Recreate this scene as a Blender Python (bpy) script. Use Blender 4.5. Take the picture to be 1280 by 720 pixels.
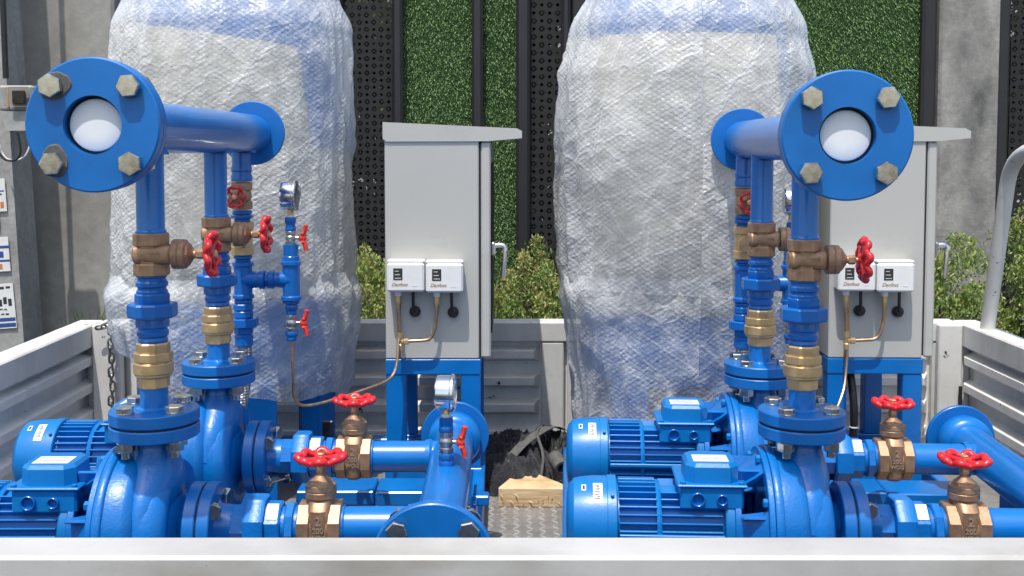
import bpy, bmesh, math, random
from math import sin, cos, pi, radians as R, sqrt
from mathutils import Vector, Matrix, noise, Euler
random.seed(7)
sc = bpy.context.scene
for o in list(bpy.data.objects): bpy.data.objects.remove(o)
C = sc.collection

# ------------------------------------------------------------------ camera, sky, sun, exposure
H = 1.8                                   # eye height
cam_d = bpy.data.cameras.new('camera'); cam = bpy.data.objects.new('camera', cam_d); C.objects.link(cam)
cam.location = (0, 0, H); cam.rotation_euler = (R(90 - 3.5), 0, 0)
cam_d.sensor_width = 36; cam_d.lens = 36 * 1400 / 1280
cam_d.shift_y = -(360 - 269) / 1280
cam_d.clip_start = 0.05; cam_d.clip_end = 1000
sc.camera = cam
SUN_EL, SUN_AZ = R(69), R(196)            # azimuth the sun stands at, clockwise from +Y: behind the camera, a little left
w = bpy.data.worlds.new('World'); sc.world = w; w.use_nodes = True
wn = w.node_tree.nodes; wl = w.node_tree.links
sky = wn.new('ShaderNodeTexSky'); sky.sky_type = 'NISHITA'; sky.sun_disc = False
sky.sun_elevation = SUN_EL; sky.sun_rotation = SUN_AZ
sky.air_density = 1.3; sky.dust_density = 2.5; sky.ozone_density = 1.0
wl.new(sky.outputs[0], wn['Background'].inputs[0]); wn['Background'].inputs[1].default_value = 0.15
sun_d = bpy.data.lights.new('sun', 'SUN'); sun_d.energy = 3.1; sun_d.angle = R(0.5); sun_d.color = (1, 0.965, 0.9)
sun = bpy.data.objects.new('sun', sun_d); C.objects.link(sun)
sdir = Vector((sin(SUN_AZ) * cos(SUN_EL), cos(SUN_AZ) * cos(SUN_EL), sin(SUN_EL)))
sun.rotation_euler = sdir.to_track_quat('Z', 'Y').to_euler(); sun.location = (0, -3, 8)
sc.view_settings.view_transform = 'Standard'; sc.view_settings.look = 'None'
sc.view_settings.exposure = 0.50; sc.view_settings.gamma = 1.0
sc.render.engine = 'CYCLES'
sc.cycles.max_bounces = 8; sc.cycles.transparent_max_bounces = 12
sc.cycles.caustics_reflective = False; sc.cycles.caustics_refractive = False

# ------------------------------------------------------------------ materials
def lin(r, g, b):
    f = lambda c: (c / 255 / 12.92) if c / 255 <= 0.04045 else ((c / 255 + 0.055) / 1.055) ** 2.4
    return (f(r), f(g), f(b), 1)
class NT:
    def __init__(s, name):
        s.m = bpy.data.materials.new(name); s.m.use_nodes = True
        s.n = s.m.node_tree.nodes; s.l = s.m.node_tree.links; s.b = s.n['Principled BSDF']
        s.out = s.n['Material Output']
        s.tc = s.n.new('ShaderNodeTexCoord')
    def new(s, t, **k):
        n = s.n.new(t)
        for a, v in k.items(): setattr(n, a, v)
        return n
    def noise(s, scale, detail=4, rough=0.55, vec=None, stretch=None):
        n = s.new('ShaderNodeTexNoise'); n.inputs['Scale'].default_value = scale
        n.inputs['Detail'].default_value = detail; n.inputs['Roughness'].default_value = rough
        v = vec or s.tc.outputs['Object']
        if stretch:
            mp = s.new('ShaderNodeMapping'); mp.inputs['Scale'].default_value = stretch
            s.l.new(v, mp.inputs['Vector']); v = mp.outputs['Vector']
        s.l.new(v, n.inputs['Vector']); return n.outputs['Fac']
    def ramp(s, fac, pts):
        r = s.new('ShaderNodeValToRGB'); e = r.color_ramp.elements
        while len(e) < len(pts): e.new(0.5)
        for i, (p, c) in enumerate(pts):
            e[i].position = p; e[i].color = c if len(c) == 4 else (*c, 1)
        s.l.new(fac, r.inputs['Fac']); return r.outputs['Color']
    def mix(s, a, b, fac, mode='MIX'):
        m = s.new('ShaderNodeMix', data_type='RGBA', blend_type=mode)
        for sock, v in ((m.inputs[0], fac), (m.inputs[6], a), (m.inputs[7], b)):
            if hasattr(v, 'is_output'): s.l.new(v, sock)
            else: sock.default_value = v
        return m.outputs[2]
    def math(s, op, a, b=0.0, clamp=False):
        m = s.new('ShaderNodeMath', operation=op); m.use_clamp = clamp
        for sock, v in zip(m.inputs, (a, b)):
            if hasattr(v, 'is_output'): s.l.new(v, sock)
            else: sock.default_value = v
        return m.outputs[0]
    def bump(s, h, strength=0.3, dist=0.002, normal=None):
        b = s.new('ShaderNodeBump'); b.inputs['Strength'].default_value = strength
        b.inputs['Distance'].default_value = dist; s.l.new(h, b.inputs['Height'])
        if normal: s.l.new(normal, b.inputs['Normal'])
        return b.outputs['Normal']
    def set(s, **k):
        for a, v in k.items():
            sock = s.b.inputs[a.replace('_', ' ')]
            if hasattr(v, 'is_output'): s.l.new(v, sock)
            else: sock.default_value = v
        return s
def K(c, f): return (c[0] * f, c[1] * f, c[2] * f, 1)

def blue_paint(name, col, rough, bump_s, bump_scale, coat=0.0):
    t = NT(name)
    n1 = t.noise(9, 5); n2 = t.noise(bump_scale, 3); n3 = t.noise(60, 4)
    c = t.ramp(n1, [(0.3, K(col, 0.86)), (0.7, K(col, 1.12))])
    dust = t.ramp(n3, [(0.66, (0, 0, 0)), (0.80, (0.30, 0.30, 0.30))])
    c = t.mix(c, lin(60, 110, 160), dust)
    t.set(Base_Color=c, Roughness=t.math('ADD', t.math('MULTIPLY', n1, 0.16), rough - 0.08),
          Normal=t.bump(n2, bump_s, 0.0012), Coat_Weight=coat, Coat_Roughness=0.12)
    return t.m
BLUE = (0.0015, 0.145, 0.47, 1)
M = {}
M['blue'] = blue_paint('blue_enamel', BLUE, 0.30, 0.12, 140, 0.25)
M['cast'] = blue_paint('blue_cast_iron_paint', BLUE, 0.36, 0.55, 170, 0.2)
M['deep'] = blue_paint('blue_fitting_paint', (0.0015, 0.112, 0.41, 1), 0.30, 0.35, 150, 0.2)
M['motor'] = blue_paint('blue_motor_paint', (0.002, 0.160, 0.46, 1), 0.36, 0.2, 220, 0.1)
M['flange'] = blue_paint('blue_flange_paint', (0.0015, 0.130, 0.43, 1), 0.40, 0.10, 60, 0.1)

def metal(name, col, rough, noise_s=40, bump_s=0.15, dark=0.6, metallic=1.0):
    t = NT(name); n = t.noise(noise_s, 5); n2 = t.noise(noise_s * 7, 3)
    t.set(Base_Color=t.ramp(n, [(0.3, K(col, dark)), (0.65, col)]), Metallic=metallic,
          Roughness=t.math('ADD', t.math('MULTIPLY', n, 0.3), rough - 0.12), Normal=t.bump(n2, bump_s, 0.0008))
    return t.m
M['bronze'] = metal('cast_bronze', (0.46, 0.28, 0.17, 1), 0.44, 60, 0.45, 0.66, 0.6)
M['bronze_worn'] = metal('rubbed_bronze_relief', (0.62, 0.45, 0.30, 1), 0.4, 60, 0.2, 0.8, 0.6)
M['brass'] = metal('machined_brass', (0.72, 0.50, 0.26, 1), 0.36, 50, 0.2, 0.8, 0.75)
M['steel'] = metal('zinc_plated_steel', (0.76, 0.71, 0.62, 1), 0.20, 50, 0.08, 0.55)
M['chrome'] = metal('chrome', (0.8, 0.8, 0.8, 1), 0.14, 30, 0.03, 0.9)
M['nickel'] = metal('nickel_valve_body', (0.60, 0.60, 0.57, 1), 0.3, 90, 0.3, 0.6)
M['copper'] = metal('copper_capillary', (0.60, 0.38, 0.24, 1), 0.35, 60, 0.1, 0.7)
M['chain'] = metal('weathered_chain_steel', (0.36, 0.34, 0.31, 1), 0.35, 90, 0.3, 0.45)
def plain(name, col, rough, nscale=30, var=0.12, bump_s=0.1, bscale=120, metallic=0, coat=0):
    t = NT(name); n = t.noise(nscale, 5); n2 = t.noise(bscale, 3)
    sm_ = t.noise(5, 7, 0.7)
    cc = t.mix(t.ramp(n, [(0.3, K(col, 1 - var)), (0.7, K(col, 1 + var))]), K(col, 0.72), t.ramp(sm_, [(0.56, (0, 0, 0)), (0.80, (0.5, 0.5, 0.5))]))
    t.set(Base_Color=cc, Metallic=metallic,
          Roughness=t.math('ADD', t.math('MULTIPLY', sm_, 0.2), rough - 0.1), Normal=t.bump(n2, bump_s, 0.001), Coat_Weight=coat)
    return t.m
M['red'] = plain('red_handwheel_paint', (0.60, 0.012, 0.018, 1), 0.32, 40, 0.2, 0.35, 200, coat=0.3)
M['orange_red'] = plain('red_plastic_lever', (0.75, 0.045, 0.02, 1), 0.38, 40, 0.1)
M['cabinet'] = plain('powder_coated_grey_steel', (0.455, 0.45, 0.42, 1), 0.42, 3, 0.03, 0.12, 500)
M['black'] = plain('black_plastic', (0.014, 0.014, 0.015, 1), 0.4, 30, 0.2)
M['rubber'] = plain('black_rubber', (0.012, 0.012, 0.012, 1), 0.6)
M['white_plastic'] = plain('white_plastic', (0.74, 0.74, 0.72, 1), 0.35, 8, 0.04)
M['tape'] = plain('white_thread_tape', (0.72, 0.73, 0.75, 1), 0.6, 80, 0.1, 0.5)
M['sticker'] = plain('white_paper_sticker', (0.70, 0.70, 0.68, 1), 0.5, 60, 0.08)
M['ink'] = plain('black_ink', (0.03, 0.03, 0.035, 1), 0.5)
M['ink_orange'] = plain('orange_ink', (0.55, 0.20, 0.06, 1), 0.5)
M['ink_blue'] = plain('blue_ink', (0.03, 0.07, 0.25, 1), 0.5)
M['logo_ink'] = plain('faded_brown_ink', (0.40, 0.25, 0.12, 1), 0.5)
M['display'] = plain('dark_display_window', (0.045, 0.045, 0.04, 1), 0.15)
M['dial'] = plain('white_dial', (0.70, 0.70, 0.68, 1), 0.3)
M['screen'] = plain('matt_black_screen', (0.010, 0.010, 0.011, 1), 0.75)
M['post'] = plain('dark_painted_steel_post', (0.020, 0.019, 0.022, 1), 0.45, 6, 0.15, 0.1)
M['carton'] = plain('beige_foam_sheet', (0.52, 0.49, 0.42, 1), 0.7, 5, 0.08, 0.3, 60)
M['strap'] = plain('grey_webbing', (0.10, 0.10, 0.095, 1), 0.8, 90, 0.3, 0.5, 300)
# white plastic cap: translucent
t = NT('frosted_pipe_cap'); n = t.noise(25, 5)
t.set(Base_Color=t.ramp(n, [(0.3, (0.68, 0.71, 0.75)), (0.7, (0.76, 0.78, 0.80))]), Roughness=0.5, Subsurface_Weight=0.1, Subsurface_Radius=(0.02, 0.02, 0.02), Subsurface_Scale=0.5,
      Normal=t.bump(t.noise(10, 2), 0.1, 0.004)); M['cap'] = t.m
# glass of the gauges and meters
t = NT('clear_glass'); t.set(Base_Color=(1, 1, 1, 1), Roughness=0.03, Transmission_Weight=1.0, IOR=1.2); M['glass'] = t.m
# braided hose
t = NT('steel_braid')
wv = t.new('ShaderNodeTexVoronoi'); wv.inputs['Scale'].default_value = 160; wv.inputs['Randomness'].default_value = 0.15
t.l.new(t.tc.outputs['Object'], wv.inputs['Vector'])
t.set(Base_Color=t.ramp(wv.outputs['Distance'], [(0.1, (0.75, 0.75, 0.76)), (0.7, (0.18, 0.19, 0.2))]), Metallic=0.8, Roughness=0.35,
      Normal=t.bump(wv.outputs['Distance'], 0.8, 0.004)); M['braid'] = t.m
# white chipped truck paint
def truck_paint(name, col, dirt, ch=0.665, st=(1, 1, 0.25)):
    t = NT(name)
    big = t.noise(3.5, 6, 0.65); streak = t.noise(6, 5, 0.6, stretch=st); fine = t.noise(55, 6, 0.7); chip = t.noise(21, 9, 0.68)
    c = t.ramp(big, [(0.28, K(col, 0.80)), (0.62, col)])
    c = t.mix(c, (0.20, 0.17, 0.13, 1), t.ramp(streak, [(0.50, (0, 0, 0)), (0.80, (dirt, dirt, dirt))]))
    c = t.mix(c, (0.30, 0.28, 0.25, 1), t.ramp(fine, [(0.58, (0, 0, 0)), (0.82, (0.45, 0.45, 0.45))]))
    chipf = t.ramp(chip, [(ch, (0, 0, 0)), (ch + 0.025, (1, 1, 1))])
    c = t.mix(c, (0.035, 0.028, 0.022, 1), chipf)
    t.set(Base_Color=c, Roughness=t.math('ADD', t.math('MULTIPLY', big, 0.25), 0.35),
          Normal=t.bump(chipf, 0.5, 0.001, t.bump(t.noise(5, 3), 0.25, 0.006)))
    return t.m
M['truck'] = truck_paint('chipped_white_truck_paint', (0.70, 0.69, 0.66, 1), 0.45)
M['truck_wall'] = truck_paint('dusty_white_panel_paint', (0.84, 0.82, 0.77, 1), 0.35, 0.645)
# bare floor plate
t = NT('worn_chequer_plate')
n = t.noise(7, 6, 0.65); n2 = t.noise(60, 5)
t.set(Base_Color=t.mix(t.ramp(n, [(0.3, (0.13, 0.125, 0.12)), (0.7, (0.26, 0.25, 0.235))]), (0.34, 0.32, 0.30, 1), t.ramp(n2, [(0.5, (0, 0, 0)), (0.8, (0.6, 0.6, 0.6))])),
      Metallic=0.1, Roughness=0.45, Normal=t.bump(n2, 0.4, 0.001)); M['floor'] = t.m
# concrete
def concrete(name, a, b, c3, scale=1.6):
    t = NT(name)
    n = t.noise(scale, 8, 0.62, stretch=(1, 1, 0.55)); n2 = t.noise(scale * 9, 6, 0.6); v = t.noise(scale * 1.2, 5, 0.6, stretch=(1.0, 1, 0.7))
    col = t.ramp(n, [(0.30, a), (0.48, b), (0.68, c3)])
    col = t.mix(col, K(a, 0.7), t.ramp(v, [(0.50, (0, 0, 0)), (0.85, (0.4, 0.4, 0.4))]))
    col = t.mix(col, t.ramp(n2, [(0.35, (0.62, 0.62, 0.62)), (0.65, (1, 1, 1))]), 0.5, 'MULTIPLY')
    t.set(Base_Color=col, Roughness=0.85, Normal=t.bump(n2, 0.4, 0.006, t.bump(n, 0.3, 0.02))); return t.m
M['concrete'] = concrete('polished_concrete_pillar', (0.09, 0.09, 0.088), (0.27, 0.26, 0.24), (0.46, 0.44, 0.40), 4.2)
M['concrete_dark'] = concrete('stained_concrete_wall', (0.19, 0.175, 0.15), (0.29, 0.275, 0.245), (0.38, 0.37, 0.34), 1.9)
M['concrete_pole'] = concrete('concrete_utility_pole', (0.20, 0.20, 0.19), (0.33, 0.325, 0.31), (0.44, 0.43, 0.41), 4)
# asphalt
t = NT('asphalt'); n = t.noise(40, 8, 0.7); big = t.noise(0.6, 4)
t.set(Base_Color=t.mix(t.ramp(n, [(0.3, (0.035, 0.034, 0.033)), (0.7, (0.075, 0.073, 0.07))]), (0.10, 0.095, 0.085, 1), t.ramp(big, [(0.45, (0, 0, 0)), (0.7, (0.6, 0.6, 0.6))])),
      Roughness=0.9, Normal=t.bump(n, 0.6, 0.01)); M['asphalt'] = t.m
# wood
t = NT('rough_sawn_plywood'); n = t.noise(9, 6, 0.6, stretch=(1, 1, 14)); n2 = t.noise(70, 5, stretch=(0.3, 1, 1))
t.set(Base_Color=t.mix(t.ramp(n, [(0.3, (0.34, 0.21, 0.10)), (0.5, (0.62, 0.44, 0.24)), (0.7, (0.74, 0.58, 0.36))]), (0.12, 0.07, 0.035, 1), t.ramp(n2, [(0.62, (0, 0, 0)), (0.75, (0.7, 0.7, 0.7))])),
      Roughness=0.8, Normal=t.bump(n2, 0.7, 0.003)); M['wood'] = t.m
# cloth
t = NT('black_wool_cloth'); n = t.noise(22, 6, 0.65); n2 = t.noise(300, 3)
t.set(Base_Color=t.ramp(n, [(0.35, (0.006, 0.006, 0.008)), (0.7, (0.022, 0.024, 0.035))]), Roughness=0.95, Sheen_Weight=0.15, Normal=t.bump(n2, 0.8, 0.004, t.bump(n, 0.8, 0.02))); M['cloth'] = t.m
# leaves
def leaf(name, cols, trans=0.25):
    t = NT(name)
    at = t.new('ShaderNodeAttribute', attribute_name='tint')
    c = t.ramp(at.outputs['Fac'], cols)
    t.set(Base_Color=c, Roughness=0.55)
    tr = t.new('ShaderNodeBsdfTranslucent'); t.l.new(c, tr.inputs[0])
    mx = t.new('ShaderNodeMixShader'); mx.inputs[0].default_value = trans
    t.l.new(t.b.outputs[0], mx.inputs[1]); t.l.new(tr.outputs[0], mx.inputs[2]); t.l.new(mx.outputs[0], t.out.inputs[0])
    return t.m
M['leaf'] = leaf('shrub_leaves', [(0.0, (0.08, 0.14, 0.035)), (0.35, (0.20, 0.29, 0.07)), (0.7, (0.36, 0.43, 0.13)), (0.88, (0.50, 0.44, 0.16)), (1.0, (0.36, 0.18, 0.10))])
M['leaf_dark'] = leaf('broad_leaves', [(0.0, (0.012, 0.03, 0.006)), (0.6, (0.04, 0.085, 0.015)), (1.0, (0.20, 0.28, 0.06))])
M['stem'] = plain('shrub_stem', (0.05, 0.033, 0.02, 1), 0.8)
t = NT('artificial_turf'); at = t.new('ShaderNodeAttribute', attribute_name='tint')
t.set(Base_Color=t.ramp(at.outputs['Fac'], [(0.0, (0.035, 0.090, 0.018)), (0.55, (0.10, 0.22, 0.045)), (1.0, (0.26, 0.40, 0.14))]), Roughness=0.5); M['turf'] = t.m
M['turf_back'] = plain('turf_backing', (0.025, 0.060, 0.015, 1), 0.9, 300, 0.5, 0.8, 400)
M['backdrop'] = concrete('pale_rendered_house_wall', (0.34, 0.32, 0.28), (0.50, 0.48, 0.43), (0.58, 0.56, 0.5), 0.8)

# bubble wrap
def bubble(name, cover, tint):
    t = NT(name)
    uv = t.tc.outputs['UV']
    mpb = t.new('ShaderNodeMapping'); mpb.inputs['Rotation'].default_value = (0, 0, 0.55); t.l.new(uv, mpb.inputs['Vector']); sep = t.new('ShaderNodeSeparateXYZ'); t.l.new(mpb.outputs[0], sep.inputs[0])
    S = 1 / 0.0128
    v = t.math('MULTIPLY', sep.outputs[1], S * 1.1547)
    row = t.math('FLOOR', v); odd = t.math('MULTIPLY', t.math('MODULO', t.math('ABSOLUTE', row), 2.0), 0.5)
    u = t.math('ADD', t.math('MULTIPLY', sep.outputs[0], S), odd)
    fu = t.math('SUBTRACT', t.math('FRACT', u), 0.5); fv = t.math('MULTIPLY', t.math('SUBTRACT', t.math('FRACT', v), 0.5), 0.866)
    d = t.math('SQRT', t.math('ADD', t.math('MULTIPLY', fu, fu), t.math('MULTIPLY', fv, fv)))
    dome = t.math('SQRT', t.math('SUBTRACT', 0.19, t.math('MULTIPLY', d, d), True), 0)
    wr = t.noise(7, 7, 0.62, vec=uv, stretch=(1, 1, 1)); rot = t.new('ShaderNodeMapping'); rot.inputs['Rotation'].default_value = (0, 0, 0.75); t.l.new(uv, rot.inputs['Vector']); rot2 = t.new('ShaderNodeMapping'); rot2.inputs['Rotation'].default_value = (0, 0, -0.5); t.l.new(uv, rot2.inputs['Vector'])
    wr2 = t.noise(3, 4, 0.55, vec=rot.outputs[0], stretch=(2.2, 0.7, 1)); wr3 = t.noise(3.5, 4, 0.55, vec=rot2.outputs[0], stretch=(0.7, 1.9, 1))
    def ridge(x):
        return t.math('SUBTRACT', 1.0, t.math('MULTIPLY', t.math('ABSOLUTE', t.math('SUBTRACT', x, 0.5)), 11.0), True)
    r1 = t.math('POWER', ridge(wr2), 3.0); r2 = t.math('POWER', ridge(wr3), 4.0)
    fine = []
    for ang, sc_ in ((0.75, 0.5), (-0.35, 0.42), (0.2, 0.5), (-0.9, 0.45)):
        mp = t.new('ShaderNodeMapping'); mp.inputs['Rotation'].default_value = (0, 0, ang); t.l.new(uv, mp.inputs['Vector'])
        fine.append(t.math('POWER', ridge(t.noise(sc_ * 2, 4, 0.52, vec=mp.outputs[0], stretch=(6, 1.1, 1))), 7.0))
    streak = t.math('ADD', t.math('ADD', fine[0], fine[1]), t.math('ADD', fine[2], fine[3]), True)
    creases = t.math('ADD', r1, r2)
    mask = t.ramp(t.noise(4, 4, 0.6, vec=uv), [(0.36, (0.5, 0.5, 0.5)), (0.6, (1, 1, 1))])
    dome = t.math('MULTIPLY', dome, mask)
    nb = t.bump(wr, 0.6, 0.035)
    nb = t.bump(creases, 0.28, 0.006, nb)
    nb = t.bump(streak, 0.22, 0.005, nb)
    nb = t.bump(dome, 0.40, 0.006, nb)
    t.set(Base_Color=tint, Roughness=0.11, Normal=nb, Specular_IOR_Level=0.9)
    tr = t.new('ShaderNodeBsdfTransparent'); tr.inputs[0].default_value = (0.95, 0.96, 0.97, 1)
    tl = t.new('ShaderNodeBsdfTranslucent'); tl.inputs[0].default_value = tint; t.l.new(nb, tl.inputs['Normal'])
    mb = t.new('ShaderNodeMixShader'); mb.inputs[0].default_value = 0.3
    t.l.new(t.b.outputs[0], mb.inputs[1]); t.l.new(tl.outputs[0], mb.inputs[2])
    lw = t.new('ShaderNodeLayerWeight'); lw.inputs[0].default_value = 0.35; t.l.new(nb, lw.inputs['Normal'])
    edge = t.math('MULTIPLY', lw.outputs['Facing'], 0.55)
    big = t.noise(2.4, 5, 0.6, vec=uv)
    f = t.math('ADD', t.math('ADD', t.math('MULTIPLY', big, 1.1), cover - 0.55), t.math('ADD', t.math('MULTIPLY', creases, 0.12), edge))
    f = t.math('ADD', f, t.math('MULTIPLY', streak, 0.18), True)  # shiny highlights along long creases, painted in as whiter, more opaque lines
    f = t.math('ADD', f, t.math('MULTIPLY', dome, 0.12), True)
    f = t.math('MINIMUM', f, 0.97)
    mx = t.new('ShaderNodeMixShader'); t.l.new(f, mx.inputs[0]); t.l.new(tr.outputs[0], mx.inputs[1]); t.l.new(mb.outputs[0], mx.inputs[2])
    t.l.new(mx.outputs[0], t.out.inputs[0])
    return t.m
M['wrap'] = bubble('bubble_wrap', 0.36, (0.84, 0.84, 0.83, 1))
M['wrap_skirt'] = bubble('bubble_wrap_double', 0.30, (0.84, 0.85, 0.86, 1))

# ------------------------------------------------------------------ mesh builder
class MB:
    def __init__(s): s.v = []; s.f = []; s.uv = None
    def add(s, vs, fs, X=None):
        b = len(s.v)
        s.v += [tuple(X @ Vector(p)) if X is not None else tuple(p) for p in vs]
        s.f += [tuple(i + b for i in f) for f in fs]; return s
    def lathe(s, prof, n=32, X=None, a0=0.0, a1=2 * pi, rot=0.0, cap=True):
        # prof: (r, z) list revolved about Z
        full = abs(a1 - a0 - 2 * pi) < 1e-6; k = n if full else n + 1
        vs = []; fs = []
        for i in range(k):
            a = a0 + rot + (a1 - a0) * i / n
            for r, z in prof: vs.append((r * cos(a), r * sin(a), z))
        m = len(prof)
        for i in range(n):
            j = (i + 1) % k
            for q in range(m - 1):
                fs.append((i * m + q, j * m + q, j * m + q + 1, i * m + q + 1))
        if cap and full:
            if prof[0][0] > 1e-6: fs.append(tuple(i * m for i in reversed(range(k))))
            if prof[-1][0] > 1e-6: fs.append(tuple(i * m + m - 1 for i in range(k)))
        return s.add(vs, fs, X)
    def cyl(s, r, z0, z1, n=28, X=None, ch=0.0012, rot=0.0):
        return s.lathe([(r - ch, z0), (r, z0 + ch), (r, z1 - ch), (r - ch, z1)], n, X, rot=rot)
    def ring(s, r0, r1, z0, z1, n=48, X=None, ch=0.0015):
        p = [(r0, z0), (r1 - ch, z0), (r1, z0 + ch), (r1, z1 - ch), (r1 - ch, z1), (r0 + ch, z1), (r0, z1 - ch), (r0, z0)]
        return s.lathe(p, n, X, cap=False)
    def hull(s, pts, X=None):
        bm = bmesh.new()
        for p in pts: bm.verts.new(p)
        bmesh.ops.convex_hull(bm, input=bm.verts)
        bmesh.ops.dissolve_limit(bm, angle_limit=0.01, verts=bm.verts, edges=bm.edges)
        bm.verts.index_update()
        used = [v for v in bm.verts if v.link_faces]; idx = {v: i for i, v in enumerate(used)}
        s.add([v.co.copy() for v in used], [[idx[v] for v in f.verts] for f in bm.faces], X); bm.free(); return s
    def box(s, x0, x1, y0, y1, z0, z1, ch=0.002, X=None):
        c = min(ch, (x1 - x0) / 2.2, (y1 - y0) / 2.2, (z1 - z0) / 2.2)
        pts = []
        for x, sx in ((x0, 1), (x1, -1)):
            for y, sy in ((y0, 1), (y1, -1)):
                for z, sz in ((z0, 1), (z1, -1)):
                    pts += [(x, y + sy * c, z + sz * c), (x + sx * c, y, z + sz * c), (x + sx * c, y + sy * c, z)]
        return s.hull(pts, X)
    def tube(s, pts, r, n=14, X=None, cap=True, closed=False):
        pts = [Vector(p) for p in pts]; m = len(pts); rs = r if isinstance(r, (list, tuple)) else [r] * m
        vs = []; fs = []; up = None
        for i, p in enumerate(pts):
            a = pts[(i - 1) % m] if (closed or i > 0) else p; b = pts[(i + 1) % m] if (closed or i < m - 1) else p
            d = (b - a).normalized()
            if up is None:
                up = Vector((0, 0, 1)) if abs(d.z) < 0.9 else Vector((0, 1, 0))
            up = (up - d * up.dot(d)).normalized(); side = d.cross(up)
            for k in range(n):
                t = 2 * pi * k / n; vs.append(p + (up * cos(t) + side * sin(t)) * rs[i])
        for i in range(m if closed else m - 1):
            for k in range(n):
                a, b = i * n + k, i * n + (k + 1) % n; c = ((i + 1) % m) * n
                fs.append((a, b, c + (k + 1) % n, c + k))
        if cap and not closed: fs += [tuple(reversed(range(n))), tuple((m - 1) * n + k for k in range(n))]
        return s.add(vs, fs, X)
    def mesh(s, name, smooth=True, angle=32):
        me = bpy.data.meshes.new(name); me.from_pydata(s.v, [], s.f)
        bm = bmesh.new(); bm.from_mesh(me); bmesh.ops.recalc_face_normals(bm, faces=bm.faces); bm.to_mesh(me); bm.free()
        if smooth:
            me.shade_smooth()
            if angle: me.set_sharp_from_angle(angle=R(angle))
        me.update(); return me
def bez(pts, seg=10, rad=0.03):
    """polyline with rounded corners of radius rad"""
    pts = [Vector(p) for p in pts]; out = [pts[0]]
    for i in range(1, len(pts) - 1):
        a, b, c = pts[i - 1], pts[i], pts[i + 1]
        d0 = (a - b); d1 = (c - b); r = min(rad, d0.length * 0.49, d1.length * 0.49)
        p0 = b + d0.normalized() * r; p1 = b + d1.normalized() * r
        for k in range(seg + 1):
            t = k / seg; out.append(p0 * (1 - t) ** 2 + b * 2 * t * (1 - t) + p1 * t * t)
    out.append(pts[-1]); return out
def smooth_path(pts, seg=8):
    pts = [Vector(p) for p in pts]; P = [pts[0] * 2 - pts[1]] + pts + [pts[-1] * 2 - pts[-2]]; out = []
    for i in range(1, len(P) - 2):
        for k in range(seg):
            t = k / seg; a, b, c, d = P[i - 1:i + 3]
            out.append(0.5 * ((2 * b) + (c - a) * t + (2 * a - 5 * b + 4 * c - d) * t * t + (3 * b - a - 3 * c + d) * t ** 3))
    out.append(pts[-1]); return out
def part(parent, name, mb, mat, loc=(0, 0, 0), rot=(0, 0, 0), angle=32, label=None, kind=None, scale=None):
    if isinstance(mb, MB): mb = mb.mesh(name, angle=angle)
    if mat is not None and not mb.materials: mb.materials.append(mat)
    o = bpy.data.objects.new(name, mb); C.objects.link(o); o.location = loc; o.rotation_euler = rot
    if scale: o.scale = scale
    if parent: o.parent = parent
    if label: o['label'] = label
    if kind: o['kind'] = kind
    return o
def tag(o, label, cat, group=None, kind=None):
    if label: o['label'] = label
    if cat: o['category'] = cat
    if group: o['group'] = group
    if kind: o['kind'] = kind
    return o
def thing(name, label, cat, loc=(0, 0, 0), rot=(0, 0, 0), group=None):
    o = bpy.data.objects.new(name, None); C.objects.link(o); o.location = loc; o.rotation_euler = rot; o.empty_display_size = 0.1
    return tag(o, label, cat, group)
def kids(o): return [c for c in bpy.data.objects if c.parent == o]
def copy_tree(o, parent=None):
    c = o.copy(); C.objects.link(c); c.parent = parent
    for k in kids(o): copy_tree(k, c)
    return c
def text_mesh(body, size, extrude=0.0004, bold=0.0, shear=0.0, space=1.0):
    cu = bpy.data.curves.new('lettering', 'FONT'); cu.body = body; cu.size = size; cu.extrude = extrude; cu.offset = bold; cu.shear = shear
    cu.align_x = 'CENTER'; cu.align_y = 'CENTER'; cu.resolution_u = 3; cu.space_character = space
    o = bpy.data.objects.new('lettering', cu); C.objects.link(o)
    bpy.context.view_layer.update()
    me = bpy.data.meshes.new_from_object(o.evaluated_get(bpy.context.evaluated_depsgraph_get()))
    bpy.data.objects.remove(o); bpy.data.curves.remove(cu); me.name = 'lettering'; me.materials.clear(); return me
TX = Matrix.Rotation(pi / 2, 4, 'Y')       # lathe axis Z -> X
TY = Matrix.Rotation(-pi / 2, 4, 'X')      # lathe axis Z -> Y
def T(x, y, z): return Matrix.Translation((x, y, z))
def xpos(px, Y): return (px - 640) / 1390 * Y       # notes taken from the photo, turned into metres
def zpos(py, Y): return H - (py - 183) / 1390 * Y

FLOOR = H - 0.937; RAIL = H - 0.537; SHAFT = H - 0.665; SH = SHAFT - FLOOR

# ------------------------------------------------------------------ GROUND
g = MB(); g.add([(-200, -200, 0), (200, -200, 0), (200, 200, 0), (-200, 200, 0)], [(0, 1, 2, 3)])
tag(part(None, 'ground', g, M['asphalt']), None, None, kind='structure')

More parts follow.
